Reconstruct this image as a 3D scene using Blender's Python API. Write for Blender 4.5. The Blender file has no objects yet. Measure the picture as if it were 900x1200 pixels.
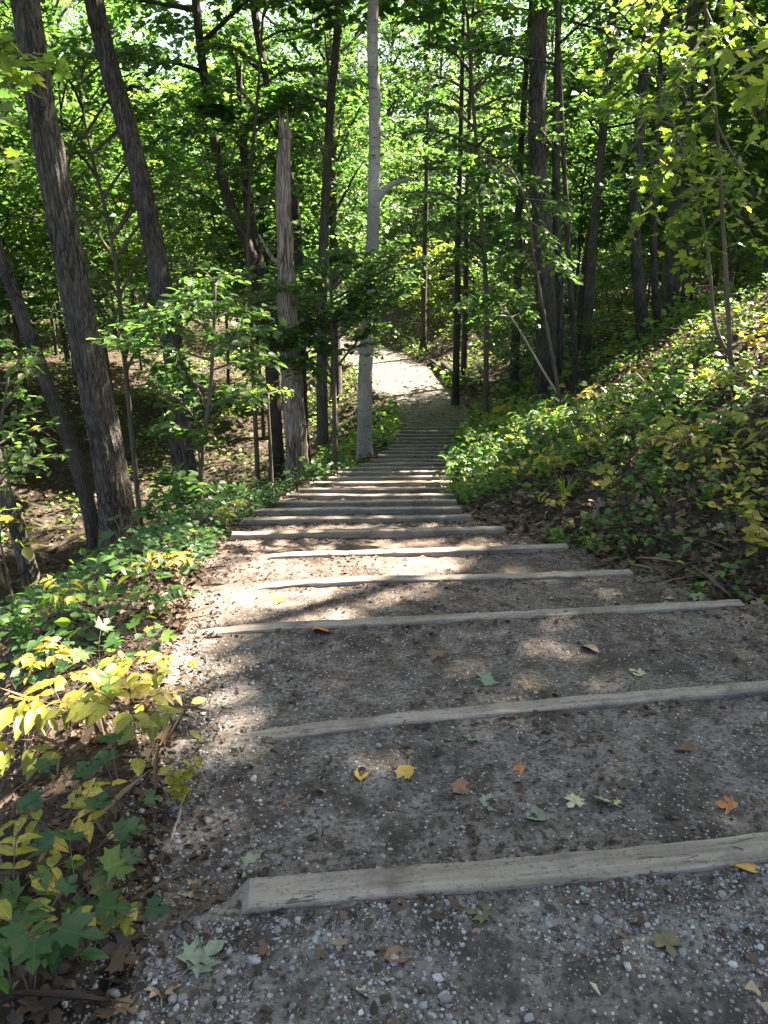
import bpy, math, random
import numpy as np

R = math.radians
rng = np.random.default_rng(11)
random.seed(11)
SC = bpy.context.scene
COL = SC.collection

# ------------------------------------------------------------------ camera, sky, sun, exposure
PITCH, CAM_H, FPX = R(21.25), 1.6, 900.0
cam_d = bpy.data.cameras.new('camera'); cam = bpy.data.objects.new('camera', cam_d); COL.objects.link(cam)
cam.location = (0, 0, CAM_H); cam.rotation_euler = (math.pi / 2 - PITCH, 0, 0)
cam_d.sensor_fit = 'VERTICAL'; cam_d.sensor_height = 24.0; cam_d.lens = 24.0 * FPX / 1200.0
cam_d.clip_start = 0.05; cam_d.clip_end = 600
SC.camera = cam

SUN_AZ, SUN_EL = R(56), R(46)            # azimuth clockwise from the view direction (+Y)
SUN = np.array([math.sin(SUN_AZ) * math.cos(SUN_EL), math.cos(SUN_AZ) * math.cos(SUN_EL), math.sin(SUN_EL)])
world = bpy.data.worlds.new('World'); SC.world = world; world.use_nodes = True
wn = world.node_tree.nodes; wl = world.node_tree.links; wn.clear()
sky = wn.new('ShaderNodeTexSky'); sky.sky_type = 'NISHITA'; sky.sun_disc = False
sky.sun_elevation = SUN_EL; sky.sun_rotation = SUN_AZ
sky.air_density = 1.0; sky.dust_density = 2.0; sky.ozone_density = 1.0
bg = wn.new('ShaderNodeBackground'); bg.inputs['Strength'].default_value = 0.056
wo = wn.new('ShaderNodeOutputWorld'); wl.new(sky.outputs[0], bg.inputs[0]); wl.new(bg.outputs[0], wo.inputs[0])
sun_d = bpy.data.lights.new('sun', 'SUN'); sun_d.energy = 5.0; sun_d.angle = R(0.53); sun_d.color = (1.0, 0.96, 0.90)
sun = bpy.data.objects.new('sun', sun_d); COL.objects.link(sun)
sun.rotation_euler = (math.pi / 2 - SUN_EL, 0, math.pi - SUN_AZ)
SC.view_settings.view_transform = 'Standard'; SC.view_settings.look = 'None'
SC.view_settings.gamma = 1; SC.view_settings.use_curve_mapping = False
SC.view_settings.exposure = 3.15
SC.view_settings.use_white_balance = True; SC.view_settings.white_balance_temperature = 7450
SC.render.engine = 'CYCLES'
cy = SC.cycles
cy.use_denoising = True; cy.max_bounces = 7; cy.diffuse_bounces = 3; cy.glossy_bounces = 2
cy.transmission_bounces = 4; cy.transparent_max_bounces = 4; cy.sample_clamp_indirect = 6
try:
    cy.denoiser = 'OPENIMAGEDENOISE'; cy.denoising_prefilter = 'ACCURATE'; cy.denoising_input_passes = 'RGB_ALBEDO_NORMAL'
except Exception:
    pass

# ------------------------------------------------------------------ helpers
CP, SP = math.cos(PITCH), math.sin(PITCH)
def ray(px, py):
    X = (px - 450) / FPX; Y = (600 - py) / FPX
    return np.array([X, CP + Y * SP, -SP + Y * CP])
def at_y(px, py, y):
    d = ray(px, py); t = y / d[1]
    return np.array([0, 0, CAM_H]) + d * t
def to_px(p):
    x, y, z = p[0], p[1], p[2] - CAM_H
    dep = y * CP - z * SP
    return 450 + FPX * x / dep, 600 - FPX * (y * SP + z * CP) / dep, dep

def tag(o, label=None, cat=None, group=None, kind=None):
    if label: o['label'] = label
    if cat: o['category'] = cat
    if group: o['group'] = group
    if kind: o['kind'] = kind
    return o
def empty(name, loc, rz=0):
    o = bpy.data.objects.new(name, None); COL.objects.link(o)
    o.empty_display_size = 0.2; o.location = [float(v) for v in loc]; o.rotation_euler = (0, 0, rz)
    return o
def link(name, me, parent=None, loc=None):
    o = bpy.data.objects.new(name, me); COL.objects.link(o)
    if parent is not None: o.parent = parent
    if loc is not None: o.location = [float(v) for v in loc]
    return o
def mesh_np(name, V, Fs, mat, attrs=None, smooth=True, mat_index=None):
    """V (n,3); Fs: one (m,k) array or a list of them."""
    if not isinstance(Fs, list): Fs = [Fs]
    Fs = [np.asarray(f, dtype=np.int32) for f in Fs if len(f)]
    me = bpy.data.meshes.new(name)
    V = np.asarray(V, dtype=np.float32)
    me.vertices.add(len(V)); me.vertices.foreach_set('co', V.ravel())
    nl = sum(f.size for f in Fs); nf = sum(len(f) for f in Fs)
    me.loops.add(nl); me.loops.foreach_set('vertex_index', np.concatenate([f.ravel() for f in Fs]))
    tot = np.concatenate([np.full(len(f), f.shape[1], np.int32) for f in Fs])
    st = np.concatenate([[0], np.cumsum(tot)[:-1]]).astype(np.int32)
    me.polygons.add(nf); me.polygons.foreach_set('loop_start', st); me.polygons.foreach_set('loop_total', tot)
    me.polygons.foreach_set('use_smooth', np.full(nf, smooth, bool))
    for m in (mat if isinstance(mat, list) else [mat]): me.materials.append(m)
    if mat_index is not None: me.polygons.foreach_set('material_index', np.asarray(mat_index, np.int32))
    for k, v in (attrs or {}).items():
        v = np.asarray(v, np.float32)
        a = me.attributes.new(k, 'FLOAT', 'POINT'); a.data.foreach_set('value', v.ravel())
    me.update(calc_edges=True)
    return me

class Geo:
    def __init__(s): s.V = []; s.F = {}; s.A = []; s.U = []; s.n = 0
    def add(s, V, Fs, a=0.0, uv=None):
        V = np.asarray(V, float)
        for f in (Fs if isinstance(Fs, list) else [Fs]):
            f = np.asarray(f, int)
            if len(f): s.F.setdefault(f.shape[1], []).append(f + s.n)
        s.V.append(V); s.A.append(np.broadcast_to(np.asarray(a, float), (len(V),)).copy()); s.U.append(np.full((len(V), 2), 9.0) if uv is None else uv); s.n += len(V)
    def mesh(s, name, mat, smooth=True, attr='tint', origin=None, veins=False):
        V = np.concatenate(s.V)
        if origin is not None: V = V - np.asarray(origin)
        return mesh_np(name, V, [np.concatenate(v) for v in s.F.values()], mat, dict({attr: np.concatenate(s.A)}, **({'lx': np.concatenate(s.U)[:, 0], 'ly': np.concatenate(s.U)[:, 1]} if veins else {})), smooth)

def unit(v):
    v = np.asarray(v, float); return v / (np.linalg.norm(v, axis=-1, keepdims=True) + 1e-9)

def smooth_path(P, n):
    """Catmull-Rom resampling of a polyline to n points."""
    P = np.asarray(P, float)
    if len(P) < 3:
        t = np.linspace(0, 1, n)[:, None]; return P[0] * (1 - t) + P[-1] * t
    Q = np.vstack([2 * P[0] - P[1], P, 2 * P[-1] - P[-2]])
    L = np.concatenate([[0], np.cumsum(np.linalg.norm(np.diff(P, axis=0), axis=1))])
    s = np.linspace(0, L[-1], n); out = []
    for v in s:
        i = min(max(np.searchsorted(L, v) - 1, 0), len(P) - 2)
        t = (v - L[i]) / max(L[i + 1] - L[i], 1e-6)
        a, b, c, d = Q[i], Q[i + 1], Q[i + 2], Q[i + 3]
        out.append(.5 * (2 * b + (c - a) * t + (2 * a - 5 * b + 4 * c - d) * t * t + (3 * b - a - 3 * c + d) * t ** 3))
    return np.array(out)

def tube(geo, P, r, seg=8, bump=0.0, freq=9, cap=True, seed=0, lobes=None):
    P = np.asarray(P, float); n = len(P); r = np.broadcast_to(r, (n,))
    T = unit(np.gradient(P, axis=0))
    ref = np.array([1.0, 0, 0]) if abs(T[0][0]) < .9 else np.array([0, 1.0, 0])
    N = np.zeros_like(P); N[0] = unit(np.cross(T[0], ref))
    for i in range(1, n):
        v = N[i - 1] - T[i] * np.dot(N[i - 1], T[i]); N[i] = unit(v)
    B = np.cross(T, N)
    a = np.linspace(0, 2 * np.pi, seg, endpoint=False)
    rr = np.repeat(r[:, None], seg, 1)
    if bump:
        h = np.arange(n)[:, None] * 0.35
        q = np.random.default_rng(seed)
        d = np.zeros((n, seg))
        for k in range(4):
            m = q.integers(2, freq); d += np.sin(m * a[None] + h * q.uniform(-.8, .8) + q.uniform(0, 6)) / 2.2
        d += q.normal(0, .5, (n, seg))
        rr = rr * (1 + bump * d)
    if seg >= 28 and bump:
        q = np.random.default_rng(seed + 5); h = np.arange(n)[:, None]
        for m in (17, 21, 13):
            rr = rr * (1 + .022 * np.sign(np.sin(m * a[None] + np.cumsum(q.normal(0, .22, n))[:, None])) * (np.sin(h * .37 * m / 17 + a[None] * 3) > -.6))
    if lobes is not None:
        q = np.random.default_rng(seed + 9)
        rr = rr * (1 + lobes[:, None] * (.5 * np.cos(4 * a + q.uniform(0, 6)) + .4 * np.cos(3 * a + q.uniform(0, 6)) + .3 * np.cos(7 * a + q.uniform(0, 6)))[None])
    V = P[:, None] + rr[..., None] * (np.cos(a)[None, :, None] * N[:, None] + np.sin(a)[None, :, None] * B[:, None])
    V = V.reshape(-1, 3)
    i = np.arange(n - 1)[:, None] * seg; j = np.arange(seg)[None]; k = (j + 1) % seg
    F = np.stack([i + j, i + k, i + seg + k, i + seg + j], -1).reshape(-1, 4)
    Fs = [F]
    if cap:
        V = np.vstack([V, P[-1] + T[-1] * r[-1] * .3]); c = len(V) - 1; o = (n - 1) * seg
        Fs.append(np.stack([o + np.arange(seg), o + (np.arange(seg) + 1) % seg, np.full(seg, c)], -1))
    geo.add(V, Fs)

# sum-of-sines noise
class Noise:
    def __init__(s, seed, lam, n=14):
        q = np.random.default_rng(seed); a = q.uniform(0, 2 * np.pi, n); f = 2 * np.pi / (lam * q.uniform(.6, 1.6, n))
        s.kx = np.cos(a) * f; s.ky = np.sin(a) * f; s.p = q.uniform(0, 6.28, n); s.n = n
    def __call__(s, x, y):
        x = np.asarray(x, float); y = np.asarray(y, float); o = np.zeros(np.broadcast(x, y).shape)
        for i in range(s.n): o += np.sin(s.kx[i] * x + s.ky[i] * y + s.p[i])
        return o / math.sqrt(s.n)
N3, N1, N03, N01, N004 = Noise(1, 3.5), Noise(2, 1.2), Noise(3, .38), Noise(4, .13), Noise(5, .055)

# ------------------------------------------------------------------ terrain
BOARD_PX = [(292,1048,930,987),(275,858,930,800),(230,738,870,705),(300,683,740,669),(300,649,665,640),(272,624,592,618),
 (285,608,552,604),(300,597,540,594),(316,588,535,586),(336,580,532,579),(352,573,530,572),(368,565,530,564),(380,559,528,558),
 (396,553,528,552),(408,548,528,547),(420,543,530,542),(434,538,530,538),(443,533,531,533),(448,529,533,529),(452,525,534,525),
 (456,521,536,521),(459,517,538,517),(461,513,540,513),(464,509,542,509),(467,505,544,505),(470,501,546,501)]
BZ, BL, BR = [], [], []
z = 0.0
for k, b in enumerate(BOARD_PX):
    def hz(px, py):
        d = ray(px, py); t = (z - CAM_H) / d[2]; return d * t
    L, Rr = hz(b[0], b[1]), hz(b[2], b[3])
    BZ.append(z); BL.append(L[:2]); BR.append(Rr[:2])
    z -= .15 if k < 6 else .17
BZ = np.array(BZ); BL = np.array(BL); BR = np.array(BR)
BM = (BR[:, 1] - BL[:, 1]) / (BR[:, 0] - BL[:, 0]); BC = BL[:, 1] - BM * BL[:, 0]     # board line y = BC + BM x
for k in (0, 1): BR[k] = (2.2, BC[k] + BM[k] * 2.2)       # these two run on past the picture edge to the bank
PROT = np.array([.02, .012, .014, .018, .028, .045, .05] + [.05] * 30)[:len(BZ)]
NB = len(BZ)
XL = np.array([(-6,-.75),(.5,-.6),(1.3,-.57),(1.8,-.66),(3,-.98),(4.5,-1.2),(6,-1.32),(7,-1.2),(8,-1.1),(9,-1),(9.7,-.9),(11,-.7),(12.7,-.45),(14.3,-.15),(16,.05),
      (18.5,.25),(20.4,.4),(22,.45),(24,.4),(26.4,-.2),(31,-.9),(35,-2.3),(39,-4.6),(45.8,-10),(53.9,-19),(62,-34),(80,-70),(130,-170)])
XR = np.array([(-6,2.4),(1.5,2.3),(2.6,2.15),(3.6,2.0),(4.3,1.65),(5,1.4),(5.7,1.1),(6.4,.92),(7,.85),(8,.85),(9,.85),(10,.9),(11,1.),(12,1.1),(13,1.2),
      (14.5,1.3),(16,1.5),(18,1.75),(20.4,2.1),(22,2.45),(24,2.75),(26.4,2.5),(31,1.9),(35,.9),(39,-1),(45.8,-6),(53.9,-14),(62,-28),(80,-62),(130,-160)])
xl = lambda y: np.interp(y, XL[:, 0], XL[:, 1]); xr = lambda y: np.interp(y, XR[:, 0], XR[:, 1])
smst = lambda t: np.clip(t, 0, 1) ** 2 * (3 - 2 * np.clip(t, 0, 1))

def z_path(x, y):
    x = np.clip(x, xl(y), xr(y))
    yk = BC[None] + BM[None] * x[:, None]                        # (P,K)
    idx = (yk < y[:, None]).sum(1)
    yn = np.concatenate([yk, np.full((len(x), 1), 26.0)], 1); zn = np.concatenate([BZ - PROT, [-4.32]])
    yp = np.concatenate([np.full((len(x), 1), -3.0), yk], 1); zp = np.concatenate([[.03], BZ - .11])
    r = np.arange(len(x)); a = yp[r, idx] + .05; b = yn[r, idx] - .05
    u = np.clip((y - a) / np.maximum(b - a, .05), 0, 1)
    zz = zp[idx] * (1 - u) + zn[idx] * u
    zz = np.where(y < -3, .03, zz)
    return zz
SMY = np.concatenate([[-30, -3, -1], BC + BM * .3, [26, 58, 80, 130]])
SMZ = np.concatenate([[.0, .03, .03], BZ - .07, [-4.32, -4.1, -3.2, -.5]])
def z_smooth(y): return np.interp(y, SMY, SMZ)
def smax(a, b, k): return .5 * (a + b + np.sqrt((a - b) ** 2 + k * k))
def smin(a, b, k): return .5 * (a + b - np.sqrt((a - b) ** 2 + k * k))
def gz(x, y, detail=True):
    x = np.atleast_1d(np.asarray(x, float)); y = np.atleast_1d(np.asarray(y, float)); x, y = np.broadcast_arrays(x, y)
    sh = x.shape; x = x.ravel().copy(); y = y.ravel().copy()
    l, r = xl(y), xr(y); sl = np.maximum(l - x, 0); sr = np.maximum(x - r, 0)
    zp = np.where(y < 58, z_path(x, y), z_smooth(y)); zs = z_smooth(y)
    off = np.maximum(sl, sr); zc = zp + (zs + .03 - zp) * smst(off / .45)
    # right bank
    cap = np.interp(y, [-5, 3, 9, 14, 20, 27, 36, 60, 130], [.9, .9, .75, .55, -.5, -2.2, -3.4, -3, 0])
    slope = np.interp(y, [0, 4, 8, 12, 20, 28, 40], [.5, .5, .55, .6, .55, .4, .25])
    bank = smin(zc + slope * np.maximum(sr - .08, 0), np.maximum(cap, zc) + .03 * sr + .1, .35)
    # left drop into the ravine
    steep = np.interp(y, [-5, 3, 8, 20, 26, 40, 55], [.5, .5, .5, .5, .45, .22, .12])
    floor_ = -5.9 + .22 * np.maximum(-(x + 8.5), 0) + np.interp(y, [18, 40, 56, 130], [0, 1.35, 1.8, 4.6])
    floor_ = np.minimum(floor_, np.maximum(-1.5, zc + .3))
    ravine = smax(zc - steep * np.maximum(sl - .22, 0), np.minimum(floor_, zc), .3)
    zz = np.where(sr > 0, bank, np.where(sl > 0, ravine, zc))
    w = smst(off / .6)
    zz = zz + w * (.10 * N3(x, y) + .05 * N1(x, y)) + .008 * N1(x, y)
    if detail:
        zz = zz + (.004 + .014 * w) * N03(x, y) + (.0035 + .006 * w) * N01(x, y) + .0015 * N004(x, y)
    return zz.reshape(sh)
def g1(x, y): return float(gz(x, y)[0])
def hit(px, py, ymax=70):
    d = ray(px, py); t = np.arange(.8, ymax, .03); P = np.array([0, 0, CAM_H]) + d * t[:, None]
    below = np.nonzero(P[:, 2] < gz(P[:, 0], P[:, 1]))[0]
    return P[below[0]] if len(below) else P[-1]

# ------------------------------------------------------------------ materials
def mat(name):
    m = bpy.data.materials.new(name); m.use_nodes = True
    n = m.node_tree.nodes; n.clear()
    out = n.new('ShaderNodeOutputMaterial')
    return m, n, m.node_tree.links, out
def node(n, t, **kw):
    x = n.new(t)
    for k, v in kw.items():
        if k.startswith('i_'):
            x.inputs[int(k[2:]) if k[2:].isdigit() else k[2:].replace('_', ' ')].default_value = v
        else: setattr(x, k, v)
    return x
def ramp(n, l, fac, stops, interp='LINEAR'):
    r = n.new('ShaderNodeValToRGB'); r.color_ramp.interpolation = interp
    e = r.color_ramp.elements
    while len(e) < len(stops): e.new(.5)
    for k, (p, c) in enumerate(stops):
        e[k].position = p; e[k].color = (*c, 1)
    l.new(fac, r.inputs[0]); return r.outputs[0]
def mixc(n, l, fac, a, b, mode='MIX'):
    m = n.new('ShaderNodeMix'); m.data_type = 'RGBA'; m.blend_type = mode
    for s, v in ((m.inputs[0], fac), (m.inputs[6], a), (m.inputs[7], b)):
        if isinstance(v, (int, float)): s.default_value = v
        elif isinstance(v, tuple): s.default_value = (*v, 1)
        else: l.new(v, s)
    return m.outputs[2]

def leaf_material(name, stops, trans, tmix=.5, rough=.45, blotch=None, veins=False):
    m, n, l, out = mat(name)
    at = node(n, 'ShaderNodeAttribute', attribute_name='tint')
    oi = n.new('ShaderNodeObjectInfo')
    ad = node(n, 'ShaderNodeMath', operation='MULTIPLY_ADD'); l.new(oi.outputs['Random'], ad.inputs[0]); ad.inputs[1].default_value = .24
    sb = node(n, 'ShaderNodeMath', operation='SUBTRACT'); l.new(at.outputs['Fac'], sb.inputs[0]); sb.inputs[1].default_value = .12
    l.new(sb.outputs[0], ad.inputs[2])
    c = ramp(n, l, ad.outputs[0], stops)
    if blotch:
        tc = n.new('ShaderNodeTexCoord'); nz = node(n, 'ShaderNodeTexNoise', i_Scale=38.0, i_Detail=4.0)
        l.new(tc.outputs['Object'], nz.inputs['Vector'])
        f = ramp(n, l, nz.outputs[0], [(.56, (0, 0, 0)), (.66, (1, 1, 1))])
        c = mixc(n, l, f, c, blotch)
    if veins:
        def mth(op, a, b=None):
            q = node(n, 'ShaderNodeMath', operation=op)
            for i, v in enumerate((a, b)):
                if v is None: continue
                if isinstance(v, (int, float)): q.inputs[i].default_value = v
                else: l.new(v, q.inputs[i])
            return q.outputs[0]
        ax = node(n, 'ShaderNodeAttribute', attribute_name='lx'); ay = node(n, 'ShaderNodeAttribute', attribute_name='ly')
        x = mth('ABSOLUTE', ax.outputs['Fac']); rib = mth('LESS_THAN', x, .022)
        lat = mth('GREATER_THAN', mth('SINE', mth('MULTIPLY', mth('SUBTRACT', ay.outputs['Fac'], mth('MULTIPLY', x, .9)), 58.0)), .86)
        c = mixc(n, l, mth('MULTIPLY', mth('MAXIMUM', rib, mth('MULTIPLY', lat, .6)), .6), c, mixc(n, l, 1.0, c, (1.7, 1.55, 1.5), 'MULTIPLY'))
        nb = node(n, 'ShaderNodeTexNoise', i_Scale=55.0, i_Detail=5.0); tcb = n.new('ShaderNodeTexCoord'); l.new(tcb.outputs['Object'], nb.inputs['Vector'])
        c = mixc(n, l, ramp(n, l, nb.outputs[0], [(.35, (.55, .55, .55)), (.6, (0, 0, 0))]), c, mixc(n, l, 1.0, c, (.6, .68, .6), 'MULTIPLY'))
    p = node(n, 'ShaderNodeBsdfPrincipled'); p.inputs['Roughness'].default_value = rough; p.inputs['Specular IOR Level'].default_value = .45
    l.new(c, p.inputs['Base Color'])
    t = n.new('ShaderNodeBsdfTranslucent'); tcx = mixc(n, l, 1.0, c, trans, 'MULTIPLY'); l.new(tcx, t.inputs[0])
    mx = node(n, 'ShaderNodeMixShader'); mx.inputs[0].default_value = tmix
    l.new(p.outputs[0], mx.inputs[1]); l.new(t.outputs[0], mx.inputs[2]); l.new(mx.outputs[0], out.inputs[0])
    return m
TR = (3.6, 3.6, 2.2)
M_LEAF = leaf_material('leaf_green', [(0, (.024, .052, .016)), (.45, (.040, .09, .027)), (.8, (.075, .13, .033)), (1, (.17, .185, .04))], TR)
M_LEAF_Y = leaf_material('leaf_yellow_green', [(0, (.045, .085, .02)), (.5, (.085, .13, .026)), (.8, (.16, .18, .036)), (1, (.28, .23, .05))], TR)
M_PLANT = leaf_material('plant_green', [(0, (.03, .075, .02)), (.4, (.05, .115, .025)), (.8, (.10, .17, .03)), (1, (.2, .22, .04))], TR, .38, veins=True)
M_PLANT_D = leaf_material('plant_dark', [(0, (.022, .06, .022)), (.6, (.035, .085, .03)), (1, (.06, .12, .03))], TR, .33, veins=True)
M_PLANT_Y = leaf_material('plant_yellow', [(0, (.12, .17, .025)), (.35, (.26, .27, .04)), (.75, (.45, .36, .06)), (.92, (.5, .38, .12)), (1, (.35, .2, .08))], (2, 1.9, 1.4), .36, blotch=(.24, .14, .06), veins=True)
M_DRY = leaf_material('dry_leaf', [(0, (.055, .036, .024)), (.4, (.12, .075, .045)), (.75, (.22, .145, .09)), (1, (.38, .29, .2))], (1.4, 1.2, .9), .15, .6)

def fallen_mat(name, c, c2):
    m, n, l, out = mat(name)
    tc = n.new('ShaderNodeTexCoord'); nz = node(n, 'ShaderNodeTexNoise', i_Scale=45.0, i_Detail=5.0); l.new(tc.outputs['Object'], nz.inputs['Vector'])
    f = ramp(n, l, nz.outputs[0], [(.42, (0, 0, 0)), (.68, (1, 1, 1))])
    p = n.new('ShaderNodeBsdfPrincipled'); p.inputs['Roughness'].default_value = .6
    l.new(mixc(n, l, f, c, c2), p.inputs['Base Color']); l.new(p.outputs[0], out.inputs[0])
    return m
F_YEL = fallen_mat('fallen_yellow', (.5, .33, .06), (.42, .22, .05)); F_ORA = fallen_mat('fallen_orange', (.5, .2, .05), (.32, .12, .04))
F_BRN = fallen_mat('fallen_brown', (.2, .105, .06), (.11, .06, .04)); F_PAL = fallen_mat('fallen_pale_green', (.2, .25, .165), (.12, .14, .085))
F_TAN = fallen_mat('fallen_tan', (.4, .29, .17), (.26, .17, .1)); F_CRM = fallen_mat('fallen_cream', (.5, .46, .27), (.32, .28, .13))
F_OLV = fallen_mat('fallen_olive', (.13, .115, .05), (.07, .06, .035)); F_GRN = fallen_mat('fallen_green', (.16, .27, .11), (.1, .17, .06))

def bark_material(name, dark, mid, light, sx=9.0, sz=1.6, bump=.6, bands=False, moss=0.0, fine=30.0):
    m, n, l, out = mat(name)
    tc = n.new('ShaderNodeTexCoord'); mp = n.new('ShaderNodeMapping'); mp.inputs['Scale'].default_value = (1, 1, sz / sx)
    l.new(tc.outputs['Object'], mp.inputs[0])
    v = node(n, 'ShaderNodeTexVoronoi', i_Scale=sx * 2.6, feature='DISTANCE_TO_EDGE')
    nw = node(n, 'ShaderNodeTexNoise', i_Scale=sx * .7, i_Detail=4.0, i_Roughness=.65); l.new(mp.outputs[0], nw.inputs['Vector'])
    wv = mixc(n, l, .2, mp.outputs[0], nw.outputs['Color'], 'ADD'); l.new(wv, v.inputs['Vector'])
    nf = node(n, 'ShaderNodeTexNoise', i_Scale=fine, i_Detail=8.0, i_Roughness=.7); l.new(mp.outputs[0], nf.inputs['Vector'])
    nl = node(n, 'ShaderNodeTexNoise', i_Scale=1.7, i_Detail=4.0); l.new(tc.outputs['Object'], nl.inputs['Vector'])
    f = ramp(n, l, v.outputs['Distance'], [(0, (0, 0, 0)), (.16, (1, 1, 1))])
    hm = mixc(n, l, .6 if not bands else 1.0, f, nf.outputs[0])
    c = ramp(n, l, hm, [(.15, dark), (.5, mid), (.85, light)])
    c = mixc(n, l, ramp(n, l, nl.outputs[0], [(.4, (0, 0, 0)), (.7, (1, 1, 1))]), c, mixc(n, l, .5, c, tuple(min(1, x * 1.5) for x in light)))
    if bands:
        mp2 = n.new('ShaderNodeMapping'); mp2.inputs['Scale'].default_value = (5, 5, 24); l.new(tc.outputs['Object'], mp2.inputs[0])
        nb = node(n, 'ShaderNodeTexNoise', i_Scale=1.4, i_Detail=5.0); l.new(mp2.outputs[0], nb.inputs['Vector'])
        c = mixc(n, l, ramp(n, l, nb.outputs[0], [(.58, (0, 0, 0)), (.68, (.8, .8, .8))]), c, tuple(x * .8 for x in dark))
    if moss:
        nm = node(n, 'ShaderNodeTexNoise', i_Scale=2.6, i_Detail=6.0); l.new(tc.outputs['Object'], nm.inputs['Vector'])
        c = mixc(n, l, ramp(n, l, nm.outputs[0], [(.52, (0, 0, 0)), (.62, (moss,) * 3)]), c, (.08, .1, .04))
    p = n.new('ShaderNodeBsdfPrincipled'); p.inputs['Roughness'].default_value = .9; p.inputs['Specular IOR Level'].default_value = .2
    l.new(c, p.inputs['Base Color'])
    b = n.new('ShaderNodeBump'); b.inputs['Strength'].default_value = bump; b.inputs['Distance'].default_value = .05
    l.new(hm, b.inputs['Height']); l.new(b.outputs[0], p.inputs['Normal']); l.new(p.outputs[0], out.inputs[0])
    return m
B_GREY = bark_material('bark_grey_furrowed', (.012, .010, .009), (.047, .04, .035), (.125, .108, .096), 9, 1.4, 1.0)
B_DARK = bark_material('bark_dark', (.016, .013, .011), (.04, .034, .029), (.10, .086, .074), 10, 1.5, .9)
B_PALE = bark_material('bark_pale', (.09, .085, .075), (.24, .225, .2), (.38, .36, .325), 5, 4, .3, bands=True)
B_DEAD = bark_material('bark_dead', (.035, .024, .018), (.13, .09, .07), (.36, .3, .26), 8, .7, 1.0)
B_BROWN = bark_material('bark_brown', (.025, .019, .015), (.065, .052, .043), (.16, .136, .116), 9, 1.5, .9, moss=.5)
B_TWIG = bark_material('bark_twig', (.03, .024, .018), (.075, .058, .042), (.15, .125, .1), 30, 10, .3)
B_PTWIG = bark_material('bark_pale_twig', (.16, .14, .11), (.3, .27, .22), (.42, .39, .33), 20, 6, .3)

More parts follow.
